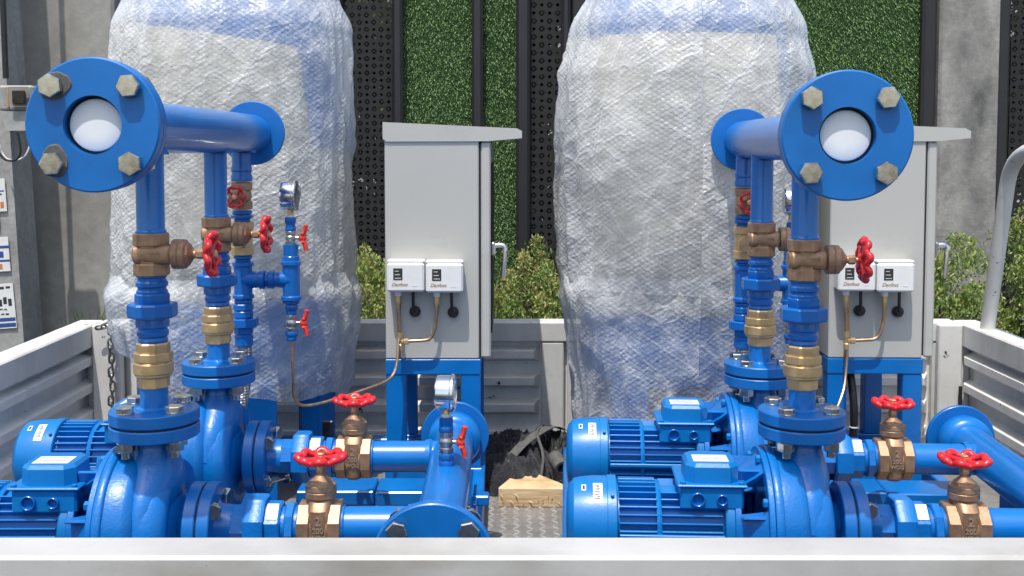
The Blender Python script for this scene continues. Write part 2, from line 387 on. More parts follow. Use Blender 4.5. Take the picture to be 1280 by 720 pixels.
# ------------------------------------------------------------------ TRUCK BED
truck = thing('truck_bed', 'open white truck load bed with ribbed, chipped drop sides that carries the blue pumps', 'truck', (0, 2.4, FLOOR))
def tp(name, mb, mat, **k):
    for i, p in enumerate(mb.v): mb.v[i] = (p[0], p[1] - 2.4, p[2] - FLOOR)
    return part(truck, name, mb, mat, **k)
XL, XR, YN, YF = -1.275, 1.375, 1.516, 3.41
fl = tp('floor_plate', MB().box(XL - 0.05, XR + 0.05, YN - 0.05, YF + 0.04, FLOOR - 0.06, FLOOR, 0.002), M['floor'])
loz = MB()
px = 0.034
for j in range(64):
    for i in range(30):
        x = -0.28 + i * px * 0.95; y = 2.02 + j * 0.0215
        if y > 3.38: continue
        a = R(50) if (i + j) % 2 else R(-50); L, W = 0.0145, 0.0045
        X = T(x, y, FLOOR) @ Matrix.Rotation(a, 4, 'Z')
        loz.add([(-L, 0, 0), (0, -W, 0), (L, 0, 0), (0, W, 0), (-L * 0.45, 0, 0.0026), (L * 0.45, 0, 0.0026)], [(0, 1, 4), (4, 1, 5), (1, 2, 5), (2, 3, 5), (3, 4, 5), (3, 0, 4)], X)
for i, p in enumerate(loz.v): loz.v[i] = (p[0], p[1] - 2.4, p[2] - FLOOR)
M['tread'] = plain('lighter_tread_bars', (0.34, 0.325, 0.30, 1), 0.4, 30, 0.2, metallic=0.2)  # bars toned lighter than the plate so the pattern shows
part(fl, 'tread_pattern', loz, M['tread'], kind='stuff')
def wall_panel(axis, fixed, a0, a1, ztop, zbot, inward, cap_h=0.062, cap_w=0.07, nrib=4, seg=None, rib0=0.095, pitch=0.083, skip_end=0.07, name='side_wall'):
    """a drop side: flat sheet, box-section cap, end posts and raised ribs. axis 'x' or 'y' is its run, inward is the sign of its inner normal"""
    def B(u0, u1, d0, d1, z0, z1, ch=0.003):
        m = MB()
        lo, hi = sorted((fixed + inward * d0, fixed + inward * d1))
        if axis == 'x': m.box(u0, u1, lo, hi, z0, z1, ch)
        else: m.box(lo, hi, u0, u1, z0, z1, ch)
        return m
    root = tp(name, B(a0, a1, -cap_w + 0.012, -0.030, zbot, ztop - 0.006), M['truck_wall'])
    def sub(n, mb, mat):
        for i, p in enumerate(mb.v): mb.v[i] = (p[0], p[1] - 2.4, p[2] - FLOOR)
        return part(root, n, mb, mat)
    sub('top_rail', B(a0 - 0.004, a1 + 0.004, -cap_w, 0.0, ztop - cap_h, ztop, 0.004), M['truck'])
    sub('bottom_rail', B(a0, a1, -cap_w - 0.002, 0.002, zbot - 0.03, zbot + 0.045, 0.004), M['truck'])
    for (p0, p1) in (seg or [(a0, a1)]):
        for e0, e1 in ((p0, p0 + skip_end), (p1 - skip_end, p1)):
            sub('end_post', B(e0, e1, -0.029, -0.002, zbot + 0.046, ztop - cap_h - 0.001, 0.004), M['truck'])
        for k in range(nrib):
            zc = ztop - cap_h - rib0 + 0.055 - k * pitch
            r0, r1 = p0 + skip_end + 0.004, p1 - skip_end - 0.004
            m = MB(); hh = 0.024
            pts = []
            for u, du in ((r0, 0.016), (r1, -0.016)):
                for z, dz in ((zc - hh, 0.010), (zc + hh, -0.010)):
                    pts += [(u, -0.0305, z), (u + du, -0.004, z + dz), (u + du * 1.2, -0.001, z + dz * 1.3)]
            q = []
            for (u, d, z) in pts:
                q.append((u, fixed + inward * d, z) if axis == 'x' else (fixed + inward * d, u, z))
            m.hull(q); sub('rib', m, M['truck_wall'])
    return root
wall_panel('x', YF, XL + 0.012, XR - 0.012, RAIL, FLOOR + 0.002, -1, nrib=4, seg=[(XL + 0.10, 0.16), (0.17, XR - 0.012)], name='rear_drop_side')
wall_panel('y', XL, YN + 0.04, YF + 0.06, RAIL - 0.003, FLOOR + 0.001, 1, cap_w=0.075, nrib=4, cap_h=0.07, name='left_board')
wall_panel('y', XR, YN + 0.04, YF + 0.06, RAIL - 0.003, FLOOR + 0.001, -1, cap_w=0.075, nrib=4, cap_h=0.07, name='right_board')
nr = MB().box(XL - 0.2, XR + 0.2, YN - 0.076, YN, RAIL - 0.06, RAIL, 0.005)
M['truck_near'] = truck_paint('scuffed_white_rail_paint', (0.47, 0.46, 0.44, 1), 0.60, 0.715, (0.5, 0.7, 1.6))
near = tp('near_drop_side', nr, M['truck_near'])
m = MB().box(XL - 0.2, XR + 0.2, YN - 0.066, YN - 0.012, FLOOR - 0.05, RAIL - 0.061, 0.003)
for i, p in enumerate(m.v): m.v[i] = (p[0], p[1] - 2.4, p[2] - FLOOR)
part(near, 'outer_skin', m, M['truck_near'])
# corner post at the far left, with hinge pins
tp('corner_post', MB().box(XL + 0.001, XL + 0.085, YF - 0.045, YF - 0.003, FLOOR + 0.001, RAIL - 0.004, 0.004), M['truck'])
tp('corner_post', MB().box(XR - 0.075, XR - 0.002, YF - 0.03, YF - 0.003, FLOOR + 0.001, RAIL - 0.004, 0.004), M['truck'])
tp('latch_pin', MB().tube([(XR - 0.012, YF - 0.045, RAIL - 0.19), (XR - 0.012, YF - 0.045, RAIL - 0.30)], 0.006, 8), M['rubber'])
# tube hoop on the right board
hp = bez([(1.412, 3.30, RAIL - 0.004), (1.405, 3.165, H - 0.06), (1.40, 3.06, H - 0.01), (1.40, 2.15, H - 0.005), (1.41, 2.05, RAIL - 0.004)], 10, 0.12)
tp('guard_hoop', MB().tube(hp, 0.021, 16), M['truck'])
# sub-frame below the bed
tp('chassis_beam', MB().box(XL - 0.1, XR + 0.1, 1.75, 1.83, FLOOR - 0.22, FLOOR - 0.062, 0.004), M['rubber'])
tp('chassis_beam', MB().box(XL - 0.1, XR + 0.1, 3.05, 3.13, FLOOR - 0.22, FLOOR - 0.062, 0.004), M['rubber'])
for sx in (-1.0, 1.15):
    for yy in (1.62, 3.02):
        wh = tp('wheel', MB().lathe([(0.05, 0), (0.30, 0), (0.32, 0.02), (0.32, 0.18), (0.30, 0.20), (0.05, 0.20)], 36, T(sx, yy, 0.322) @ TY), M['rubber'])
        rm = MB().lathe([(0.0, -0.004), (0.17, -0.004), (0.18, 0.01), (0.18, 0.19), (0.17, 0.204), (0.0, 0.204)], 28, T(sx, yy - 2.4, 0.322 - FLOOR) @ TY)
        part(wh, 'rim', rm, M['truck'])

# chain
chain = thing('chain', 'short steel chain hanging down inside the far left corner of the truck bed', 'chain', (-1.205, 3.335, RAIL))
lk = MB(); pth = []
for k in range(20):
    a = 2 * pi * k / 20; pth.append((0.0068 * cos(a), 0, 0.0085 * sin(a) + (0.007 if sin(a) > 0 else -0.007)))
lk.tube(pth, 0.0032, 8, closed=True); lkm = lk.mesh('link')
for k in range(15):
    part(chain, 'link', lkm, M['chain'], (0.003 * sin(k * 1.7), 0.002 * cos(k), -0.012 - k * 0.0215), (0.08 * sin(k * 2.1), 0.06 * cos(k * 1.3), R(90 * (k % 2) + 25 + 8 * sin(k))))
part(chain, 'link', lkm, M['chain'], (-0.012, 0.0, 0.002), (R(20), R(70), R(30)))
part(chain, 'link', lkm, M['chain'], (-0.03, 0.002, -0.004), (R(70), R(60), R(80)))

# ------------------------------------------------------------------ PUMP SET (left one; the right one is its copy)
def hexbolt_mesh(af, head, grip, nut=True, stick=0.010, wash=0.55):
    """head on top at z>0, plate stack from z=0 down to -grip, nut below"""
    m = MB(); r = af / sqrt(3)
    m.lathe([(af * wash, 0), (af * wash, 0.0022), (af * wash * .97, 0.0028)], 20)                    # washer
    m.lathe([(r, 0.003), (r, head * 0.86), (r * 0.91, head)], 6)
    m.lathe([(af * 0.30, -grip - (0.02 + stick if nut else 0)), (af * 0.30, 0)], 12)
    if nut:
        m.lathe([(af * 0.60, -grip - 0.0025), (af * 0.60, -grip)], 20)
        m.lathe([(r * 0.9, -grip - af * 0.72), (r, -grip - af * 0.65), (r, -grip - 0.0026)], 6)
    return m.mesh('bolt')
def valve_body(L, r, barrel, cup_z0, cup_z1, cup_r, dome_z, nut_z0, nut_z1, nut_r):
    """pipe axis X, bonnet up Z"""
    b = MB()
    for s in (-1, 1):
        X = Matrix.Rotation(s * pi / 2, 4, 'Y')
        b.lathe([(r * 0.93, L * 0.40), (r, L * 0.46), (r, L * 0.95), (r * 0.93, L)], 8, X, rot=pi / 8)
    b.lathe([(r * 0.86, -L * 0.6), (r * 0.86, L * 0.6)], 8 if r < .04 else 24, TX, rot=pi / 8)
    nb_ = []
    for k in range(36):
        a = 2 * pi * k / 36; ex = (abs(cos(a)) ** 3 + abs(sin(a)) ** 3) ** (-1 / 3)
        nb_.append((barrel * 0.78 * ex * cos(a), r * 0.90 * ex * sin(a)))
    lv = []; lf = []
    for q, (zz, fx, fy) in enumerate([(-r * 0.95, .7, .6), (-r * 0.8, .95, .85), (0, 1, 1), (r * 0.80, 1, 0.97), (cup_z0 * 0.93, 0.98, barrel * 0.92 / r / 0.9), (cup_z0 + 0.001, 0.98, barrel * 0.80 / r / 0.9)]):
        lv += [(x * fx, y * fy, zz) for x, y in nb_]
    for q in range(5):
        for k in range(36): lf.append((q * 36 + k, q * 36 + (k + 1) % 36, (q + 1) * 36 + (k + 1) % 36, (q + 1) * 36 + k))
    lf.append(tuple(range(36))); b.add(lv, lf)
    h = MB()
    h.lathe([(cup_r * 0.95, cup_z0), (cup_r, cup_z0 + 0.002), (cup_r, (cup_z0 + cup_z1) / 2), (cup_r * 0.96, (cup_z0 + cup_z1) / 2 + .001), (cup_r * 1.0, (cup_z0 + cup_z1) / 2 + .003), (cup_r * 0.97, cup_z1), (cup_r * 0.8, cup_z1 + 0.003)], 32)
    h.lathe([(cup_r * 0.86, cup_z1), (cup_r * 0.76, cup_z1 + (dome_z - cup_z1) * 0.45), (cup_r * 0.5, cup_z1 + (dome_z - cup_z1) * 0.75), (nut_r * 1.0, dome_z)], 8)
    h.lathe([(nut_r * 0.9, dome_z - 0.002), (nut_r * 0.9, nut_z0)], 16)
    h.lathe([(nut_r * 0.95, nut_z0), (nut_r * 1.1, nut_z0 + 0.002), (nut_r * 1.1, nut_z1 - 0.002), (nut_r * 0.95, nut_z1)], 6)
    return b, h
def handwheel(Rr, lobes=8):
    m = MB(); n = 96; vs = []; k = 10
    cen = []; rad = []
    for i in range(n):
        a = 2 * pi * i / n; l = cos(lobes * a)
        rr = Rr * (0.855 + 0.06 * l); cen.append((rr * cos(a), rr * sin(a), 0.0030 * (1 if l > 0 else -0.6) * abs(l) ** 0.6)); rad.append(Rr * (0.150 + 0.018 * l))
    m.tube(cen, rad, k, closed=True)
    for i in range(4):
        a = 2 * pi * i / 4 + 0.39
        pts = [(Rr * t * cos(a), Rr * t * sin(a), -0.004 + 0.004 * t) for t in (0.1, 0.35, 0.6, 0.85)]
        m.tube(pts, [Rr * 0.17, Rr * 0.13, Rr * 0.12, Rr * 0.14], 8)
    m.lathe([(Rr * 0.2, -0.010), (Rr * 0.26, -0.008), (Rr * 0.26, 0.002), (Rr * 0.18, 0.0045)], 20)
    return m.mesh('handwheel', angle=50)
BOLT16 = hexbolt_mesh(0.0265, 0.0125, 0.047)
BOLT20 = hexbolt_mesh(0.031, 0.0145, 0.0390, wash=0.47)
BOLTM = hexbolt_mesh(0.0265, 0.012, 0.020, False)
WHEEL_BIG = handwheel(0.044); WHEEL_SMALL = handwheel(0.0395); WHEEL_TINY = handwheel(0.030, 6)
VB, VH = valve_body(0.038, 0.046, 0.027, 0.052, 0.075, 0.0275, 0.091, 0.094, 0.109, 0.0085)
VBm, VHm = VB.mesh('gate_valve'), VH.mesh('bonnet')
UB, UH = valve_body(0.037, 0.0305, 0.0225, 0.038, 0.060, 0.0262, 0.074, 0.077, 0.090, 0.0078)
UBm, UHm = UB.mesh('gate_valve'), UH.mesh('bonnet')
for me in (VBm, VHm, UBm, UHm): me.materials.append(M['bronze'])
T2 = text_mesh('2', 0.021, 0.0006, 0.0003); T200 = text_mesh('200', 0.013, 0.0006, 0.0002, space=1.05); TWOG = text_mesh('WOG', 0.011, 0.0006, 0.0002); TXX = text_mesh('200', 0.015, 0.0005, 0.0002)
TDF = text_mesh('Danfoss', 0.0125, 0.0002, 0.0001, 0.35)
def gate_valve(parent, loc, rot, big=True, wheel=None, wheel_z=None, spin=0.0):
    v = part(parent, 'gate_valve', VBm if big else UBm, M['bronze'], loc, rot)
    part(v, 'bonnet', VHm if big else UHm, M['bronze'])
    wz = wheel_z or (0.121 if big else 0.104)
    part(v, 'stem', MB().cyl(0.0042, 0.07, wz + 0.006, 12).lathe([(0.0075, wz + 0.002), (0.0075, wz + 0.008), (0.005, wz + 0.0095)], 6), M['brass'])
    part(v, 'handwheel', wheel or (WHEEL_BIG if big else WHEEL_SMALL), M['red'], (0, 0, wz), (0, 0, spin))
    return v

sets = thing('pump_set', 'left blue booster pump set whose front header flange stands before the stained concrete wall', 'pump set', (-0.624, 1.93, FLOOR), (0, 0, R(0.4)))
def pp(name, mb, mat, loc=(0, 0, 0), rot=(0, 0, 0), parent=None, **k):
    """part of the pump set, located from the front pump's shaft axis"""
    if parent is None: return part(sets, name, mb, mat, (loc[0], loc[1], loc[2] + SH), rot, **k)
    return part(parent, name, mb, mat, loc, rot, **k)

line = []                                  # parts of the front pump line, copied later for the rear one
# --- motor: axis X, from -.42 to -.12
mo = MB(); mo.cyl(0.0655, -0.335, -0.125, 40, TX)
mo.lathe([(0.060, -0.145), (0.083, -0.143), (0.085, -0.140), (0.085, -0.128), (0.083, -0.126), (0.05, -0.125)], 40, TX)
motor = pp('electric_motor', mo, M['motor']); line.append(motor)
fc = MB().lathe([(0.0, -0.422), (0.050, -0.421), (0.066, -0.417), (0.076, -0.408), (0.0785, -0.394), (0.0805, -0.375), (0.0805, -0.349), (0.0825, -0.348), (0.0825, -0.333), (0.080, -0.331), (0.066, -0.331)], 56, TX)
part(motor, 'fan_cover', fc, M['motor'])
fin_s = MB().box(-0.328, -0.262, -0.0014, 0.0014, 0.060, 0.079, 0.0006).mesh('cooling_fin')
fin_l = MB().box(-0.254, -0.147, -0.0014, 0.0014, 0.060, 0.079, 0.0006).mesh('cooling_fin')
for k in range(34):
    a = 2 * pi * k / 34
    for fm in (fin_s, fin_l):
        if fm is fin_l and abs(((math.degrees(a) + 180) % 360) - 180 - 4) < 26: continue
        part(motor, 'cooling_fin', fm, M['motor'], (0, 0, 0), (-a, 0, 0))
rb = MB()
for k in range(60):
    a = 2 * pi * k / 60
rb.tube([( -0.258, 0.0705 * sin(2 * pi * k / 72), 0.0705 * cos(2 * pi * k / 72)) for k in range(72)], 0.0052, 6, closed=True)
part(motor, 'fin_web', rb, M['motor'])
part(motor, 'side_rail', MB().box(-0.328, -0.145, -0.0845, -0.066, -0.0035, 0.0035, 0.001), M['motor'])
jb = MB().box(-0.222, -0.112, -0.072, 0.038, 0.046, 0.088, 0.004)
jb.box(-0.228, -0.106, -0.077, 0.043, 0.0865, 0.0915, 0.002)
tb = part(motor, 'terminal_box', jb, M['motor'])
c = 0.016
lidp = []
for z, e in ((0.0918, 0), (0.119, 0.001), (0.125, 0.006)):
    for x, sx in ((-0.213, 1), (-0.119, -1)):
        for y, sy in ((-0.064, 1), (0.030, -1)):
            lidp += [(x + sx * (c + e * .5), y + sy * e, z), (x + sx * e, y + sy * (c + e * .5), z)]
part(motor, 'terminal_lid', MB().hull(lidp), M['motor'])
part(motor, 'nameplate', MB().box(-0.197, -0.135, -0.046, -0.004, 0.1252, 0.1258, 0.0002), M['sticker'])
for k in range(4): part(motor, 'nameplate_print', MB().box(-0.192, -0.150 + 0.005 * (k % 2), -0.040 + k * 0.009, -0.0385 + k * 0.009, 0.1260, 0.1262, 0.0001), M['strap'])
for x, rr in ((-0.192, 0.0125), (-0.150, 0.0095)):
    kk = MB().ring(rr * 0.80, rr, -0.001, 0.0065, 24, None, 0.0008); kk.lathe([(0, 0.0006), (rr * 0.85, 0.0006)], 20, cap=False)
    part(motor, 'cable_knockout', kk, M['deep'], (x, -0.0722, 0.0655), (pi / 2, 0, 0))  # darker blue paints in the shade inside the knockout holes
for x in (-0.224, -0.110): part(motor, 'lid_screw', MB().lathe([(0.005, 0), (0.005, 0.004), (0.003, 0.005)], 10), M['motor'], (x + (0.006 if x < -.2 else -0.006), -0.069, 0.0915))
# curved stickers on the fan cover
def curved(x0, x1, a0, a1, r):
    m = MB(); n = 10; vs = []; fs = []
    for i in range(n + 1):
        a = R(a0 + (a1 - a0) * i / n)
        for x in (x0, x1): vs.append((x, -r * sin(a), r * cos(a)))
    for i in range(n): fs.append((2 * i, 2 * i + 1, 2 * i + 3, 2 * i + 2))
    return m.add(vs, fs)
part(motor, 'sticker', curved(-0.374, -0.357, 18, 50, 0.0812), M['sticker'])
for k in range(9): part(motor, 'sticker_print', curved(-0.371 + (k % 2) * 0.004, -0.363 + (k % 3) * .001, 22 + k * 2.6, 23.3 + k * 2.6, 0.0815), M['ink'])
part(motor, 'sticker', curved(-0.3945, -0.3865, 20, 31, 0.0797), M['sticker']); part(motor, 'sticker_print', curved(-0.3925, -0.3885, 22, 29, 0.0800), M['ink'])
part(motor, 'cover_screw', MB().lathe([(0.0035, 0), (0.0035, 0.003), (0.002, 0.004)], 10), M['motor'], (-0.340, -0.0555, 0.0645), (R(40), 0, 0))
# --- lantern bracket between motor and pump
br = MB(); prof_o = [(0.086, -0.125), (0.088, -0.118), (0.110, -0.090), (0.129, -0.072)]
prof = prof_o + [(0.122, -0.068), (0.100, -0.088), (0.078, -0.112), (0.076, -0.125), (0.086, -0.125)]
for k in range(4):
    a = 2 * pi * k / 4 + pi / 4
    br.lathe(prof, 10, TX, a0=a + 0.30, a1=a + pi / 2 - 0.30, cap=False)
    for aa in (a + 0.30, a + pi / 2 - 0.30):
        pr = [(r * cos(aa), r * sin(aa), z) for r, z in prof[:-1]]; br.add(pr, [tuple(range(len(pr)))], TX)
br.ring(0.076, 0.0875, -0.127, -0.116, 40, TX, 0.001); br.ring(0.112, 0.1385, -0.077, -0.0665, 56, TX, 0.0015)
for k in range(8):
    aa = 2 * pi * (k + 0.5) / 8
    br.box(-0.118, -0.068, -0.003, 0.003, 0.085, 0.120, 0.001, Matrix.Rotation(aa, 4, 'X') @ Matrix.Shear('XY', 4, (0, 0)))
bracket = pp('pump_bracket', br, M['cast'], angle=30); line.append(bracket)
part(bracket, 'shaft', MB().cyl(0.016, -0.13, -0.05, 20, TX), M['steel'])
for k in range(8):
    aa = 2 * pi * (k + 0.25) / 8
    part(bracket, 'bracket_bolt', MB().lathe([(0.008, 0), (0.008, 0.007), (0.006, 0.008)], 6), M['motor'], (-0.0775, -0.127 * sin(aa), 0.127 * cos(aa)), (0, -pi / 2, 0))
# --- volute
vo = MB()
vo.lathe([(0.05, -0.066), (0.139, -0.066), (0.1405, -0.064), (0.1405, -0.054), (0.1385, -0.052), (0.1345, -0.051), (0.1345, -0.022), (0.131, -0.014), (0.123, -0.008), (0.110, 0.0), (0.098, 0.004)], 72, TX)
# spiral chamber: growing tube wound round the shaft and running up into the neck
sp = []; rs = []
for i in range(60):
    t = i / 59; a = R(-80 + 400 * t)                       # ends upwards
    rr = 0.082 + 0.006 * t; sp.append((0.008, -rr * sin(a) * 1.0, rr * cos(a))); rs.append(0.030 + 0.013 * t)
vo.tube(sp, rs, 18)
vo.lathe([(0.09, -0.01), (0.088, 0.020), (0.080, 0.034), (0.064, 0.044), (0.050, 0.050), (0.043, 0.056), (0.041, 0.064)], 48, TX)
# neck
neck = [(0.104, -0.055, 0.045, 0.100), (0.105, 0.0, 0.046, 0.078), (0.120, 0.0, 0.043, 0.060), (0.138, 0.0, 0.038, 0.044), (0.152, 0.0, 0.036, 0.037), (0.165, 0.0, 0.040, 0.040)]
vs = []; fs = []; n = 32
for z, _, rx, ry in [(0.02, 0, 0.040, 0.118), (0.06, 0, 0.046, 0.108), (0.09, 0, 0.047, 0.088), (0.108, 0, 0.045, 0.068), (0.124, 0, 0.041, 0.051), (0.140, 0, 0.037, 0.041), (0.153, 0, 0.036, 0.037), (0.164, 0, 0.041, 0.041)]:
    for k in range(n):
        a = 2 * pi * k / n; vs.append((rx * cos(a), ry * sin(a), z))
for q in range(7):
    for k in range(n): fs.append((q * n + k, q * n + (k + 1) % n, (q + 1) * n + (k + 1) % n, (q + 1) * n + k))
vo.add(vs, fs)
# casing feet
vo.box(-0.05, 0.05, -0.075, 0.075, -0.195, -0.160, 0.004); vo.box(-0.012, 0.012, -0.06, 0.06, -0.165, -0.09, 0.003)
volute = pp('pump_casing', vo, M['cast'], angle=48); line.append(volute)
def ring_flange(D, d, th): return MB().ring(d / 2, D / 2, 0, th, 72, None, 0.0018).mesh('flange')
FLm = ring_flange(0.153, 0.060, 0.0215)
part(volute, 'flange', FLm, M['flange'], (0, 0, 0.163)); part(volute, 'flange', FLm, M['flange'], (0.063, 0, 0), (0, pi / 2, 0))
# --- riser: upper flange, pipe, check valve, union, gate valve, pipe
ri = MB(); ri.lathe([(0.030, 0.1885), (0.031, 0.2105), (0.0245, 0.214), (0.0237, 0.220), (0.0237, 0.2475)], 32)
riser = pp('riser_spool', ri, M['blue']); line.append(riser)
part(riser, 'flange', FLm, M['flange'], (0, 0, 0.1885)); part(riser, 'gasket', MB().ring(0.03, 0.072, 0.1848, 0.1882, 48, None, 0.0003), M['rubber'])
for k in range(4):
    a = pi / 4 + k * pi / 2 + 0.12
    part(riser, 'bolt', BOLT16, M['steel'], (0.0575 * cos(a), 0.0575 * sin(a), 0.2102), (0, 0, k * 0.7 + 0.2))
cv = MB()
cv.lathe([(0.026, 0.247), (0.0275, 0.249), (0.0275, 0.266), (0.026, 0.268)], 8, rot=pi / 8)
cv.lathe([(0.028, 0.266), (0.0318, 0.269), (0.0318, 0.272), (0.034, 0.274), (0.034, 0.290), (0.0318, 0.292), (0.030, 0.293), (0.030, 0.296)], 40)
cv.lathe([(0.031, 0.294), (0.0335, 0.2955), (0.0335, 0.308), (0.0325, 0.309)], 8, rot=pi / 8)
cv.lathe([(0.0275, 0.306), (0.029, 0.309), (0.029, 0.324), (0.027, 0.3265)], 8, rot=pi / 8)
o = pp('check_valve', cv, M['brass']); line.append(o)
def fitting(z0, segs, mat='deep'):
    m = MB(); m.lathe([(segs[0][0] * 0.9, z0), (segs[0][0] * 0.9, segs[-1][2])], 24)
    for (r, a, b, n) in segs:
        m.lathe([(r * 0.93, a), (r, a + 0.0018), (r, b - 0.0018), (r * 0.93, b)], n, rot=pi / n)
    return m
un = MB()
un.lathe([(0.024, 0.3265), (0.0255, 0.329), (0.0255, 0.331), (0.0240, 0.334), (0.0240, 0.336), (0.0270, 0.339), (0.0270, 0.346), (0.0245, 0.349), (0.0245, 0.352), (0.0268, 0.3545), (0.0268, 0.372)], 32)
un.lathe([(0.0265, 0.352), (0.0285, 0.354), (0.0285, 0.368), (0.0265, 0.372)], 8, rot=pi / 8)
un.lathe([(0.040, 0.370), (0.0425, 0.3735), (0.0425, 0.392), (0.040, 0.395)], 8, rot=pi / 8)
un.lathe([(0.0285, 0.393), (0.0295, 0.395), (0.0295, 0.410), (0.0275, 0.412)], 8, rot=0.2)
un.lathe([(0.026, 0.410), (0.0265, 0.416), (0.0240, 0.419), (0.0240, 0.422), (0.0272, 0.425), (0.0272, 0.431), (0.0240, 0.435), (0.0240, 0.439), (0.0262, 0.441), (0.0262, 0.444)], 32)
o = pp('union_coupling', un, M['deep']); line.append(o)
v = gate_valve(sets, (0, 0, 0.4796 + SH), (0, pi / 2, 0), False, spin=0.3); line.append(v)
part(v, 'lettering', TXX, M['bronze'], (0.0, -0.0277, 0.012), (pi / 2, -pi / 2, 0))
rp = MB(); rp.lathe([(0.0265, 0.5165), (0.0265, 0.519), (0.0243, 0.522), (0.0238, 0.524), (0.0238, 0.660)], 32)
o = pp('riser_pipe', rp, M['blue']); line.append(o)
# --- suction line: flange, reducer, union, gate valve, pipe to the manifold
su = MB(); su.lathe([(0.034, 0.087), (0.0425, 0.1085), (0.040, 0.113), (0.038, 0.120), (0.037, 0.137)], 36, TX)
suc = pp('suction_reducer', su, M['blue']); line.append(suc)
part(suc, 'flange', FLm, M['flange'], (0.0875, 0, 0), (0, pi / 2, 0)); part(suc, 'gasket', MB().ring(0.03, 0.072, 0.0843, 0.0873, 48, TX, 0.0003), M['rubber'])
for k in range(4):
    a = pi / 4 + k * pi / 2
    part(suc, 'bolt', BOLT16, M['steel'], (0.1092, 0.0575 * cos(a), 0.0575 * sin(a)), (0.3 + k, pi / 2, 0))
u2 = MB()
u2.lathe([(0.036, 0.134), (0.0385, 0.136), (0.0385, 0.159), (0.036, 0.161)], 8, TX)
u2.lathe([(0.053, 0.1605), (0.056, 0.165), (0.056, 0.190), (0.053, 0.195)], 8, TX, rot=0.35)
u2.lathe([(0.040, 0.1935), (0.0435, 0.196), (0.0435, 0.219), (0.041, 0.222)], 8, TX, rot=pi / 8)
u2.lathe([(0.034, 0.220), (0.034, 0.235)], 24, TX)
u2.lathe([(0.040, 0.229), (0.043, 0.231), (0.043, 0.243), (0.040, 0.245)], 8, TX, rot=0.1)
u2.lathe([(0.036, 0.244), (0.036, 0.253)], 24, TX)
un2 = pp('suction_union', u2, M['cast']); line.append(un2)
part(un2, 'sticker', MB().box(0.1985, 0.2185, -0.010, 0.020, -0.0001, 0.0004, 0.0002), M['sticker'], (0, -0.0285, 0.0300), (R(45), 0, 0))
v = gate_valve(sets, (0.289, 0, SH), (0, 0, 0), True, spin=0.1); line.append(v)
part(v, 'lettering', T2, M['bronze_worn'], (0, -0.0414, 0.020), (pi / 2, 0, 0)); part(v, 'lettering', T200, M['bronze_worn'], (0, -0.0416, 0.0035), (pi / 2, 0, 0)); part(v, 'lettering', TWOG, M['bronze_worn'], (0, -0.0414, -0.0085), (pi / 2, 0, 0))
sp_ = MB(); sp_.lathe([(0.037, 0.3265), (0.0365, 0.330), (0.0335, 0.3325), (0.0335, 0.475)], 36, TX)
o = pp('suction_pipe', sp_, M['blue']); line.append(o)
# pedestal under motor
pd = MB().box(-0.30, -0.13, -0.07, 0.07, -0.175, -0.165, 0.002); pd.box(-0.27, -0.255, -0.06, 0.06, -0.17, -0.07, 0.002); pd.box(-0.17, -0.155, -0.06, 0.06, -0.17, -0.07, 0.002)
o = pp('motor_foot', pd, M['motor']); line.append(o)
for o in list(line):
    c = copy_tree(o, sets); c.location.y += 0.44

# --- discharge header along Y
HZ = 0.697
hd = MB(); hd.lathe([(0.0418, -0.238), (0.0445, -0.238), (0.0445, 0.756), (0.0, 0.756)], 56, TY, cap=False); hd.lathe([(0.0418, -0.238), (0.0418, 0.70)], 40, TY, cap=False)
hd.lathe([(0.0445, -0.238), (0.0475, -0.2375), (0.0445, -0.231)], 40, TY, cap=False)
for y in (0, 0.44): hd.lathe([(0.0285, -0.0455), (0.0255, -0.040), (0.0238, -0.036)], 28, T(0, y, 0), cap=False)
hd.lathe([(0.0275, -0.0455), (0.0240, -0.040), (0.0225, -0.036)], 28, T(0, 0.675, 0), cap=False)
header = pp('discharge_header', hd, M['blue'], (0.005, 0, HZ), (0, 0, R(-0.3)), angle=40)
part(header, 'front_flange', MB().ring(0.0435, 0.100, -0.0, 0.019, 96, T(0, -0.275, 0) @ TY, 0.0025), M['flange'])
part(header, 'collar', MB().ring(0.0436, 0.0995, 0, 0.017, 96, T(0, -0.2555, 0) @ TY, 0.0020), M['flange'])
part(header, 'rear_flange', MB().ring(0.03, 0.076, 0, 0.012, 72, T(0, 0.752, 0) @ TY, 0.0015), M['flange'])
part(header, 'pipe_cap', MB().lathe([(0.0, 0.0), (0.020, 0.0001), (0.034, 0.0006), (0.0385, 0.002), (0.0396, 0.006), (0.0396, 0.02)], 64, T(0, -0.262, 0) @ TY, cap=False), M['cap'])
part(header, 'seal', MB().ring(0.0395, 0.0434, -0.256, -0.246, 48, TY, 0.0003), M['rubber'])
sm = MB(); pts = []
for k in range(40):
    a = 2 * pi * k / 40; r = 0.0205 + 0.0035 * noise.noise((cos(a) * 2, sin(a) * 2, 3.1)) + (0.008 * max(0, sin(a)) ** 3)
    pts += [(r * cos(a), r * sin(a), 0.0), (r * 0.93 * cos(a), r * 0.93 * sin(a), 0.0016)]
sm.hull(pts); smm = sm.mesh('washer')
for k in range(4):
    a = pi / 4 + k * pi / 2
    x, z = 0.0805 * cos(a), 0.0805 * sin(a)
    if k in (1, 2): part(header, 'washer', smm, M['strap'], (x, -0.2752, z), (pi / 2, k * 1.3 if k == 1 else 0, 0))
    b = part(header, 'bolt', BOLT20, M['steel'], (x, -0.2768 if k in (1, 2) else -0.2752, z), (pi / 2, 0, 0)); b.rotation_euler = (Matrix.Rotation(pi / 2, 4, 'X') @ Matrix.Rotation(k * 0.5 + 0.1, 4, 'Z')).to_euler()

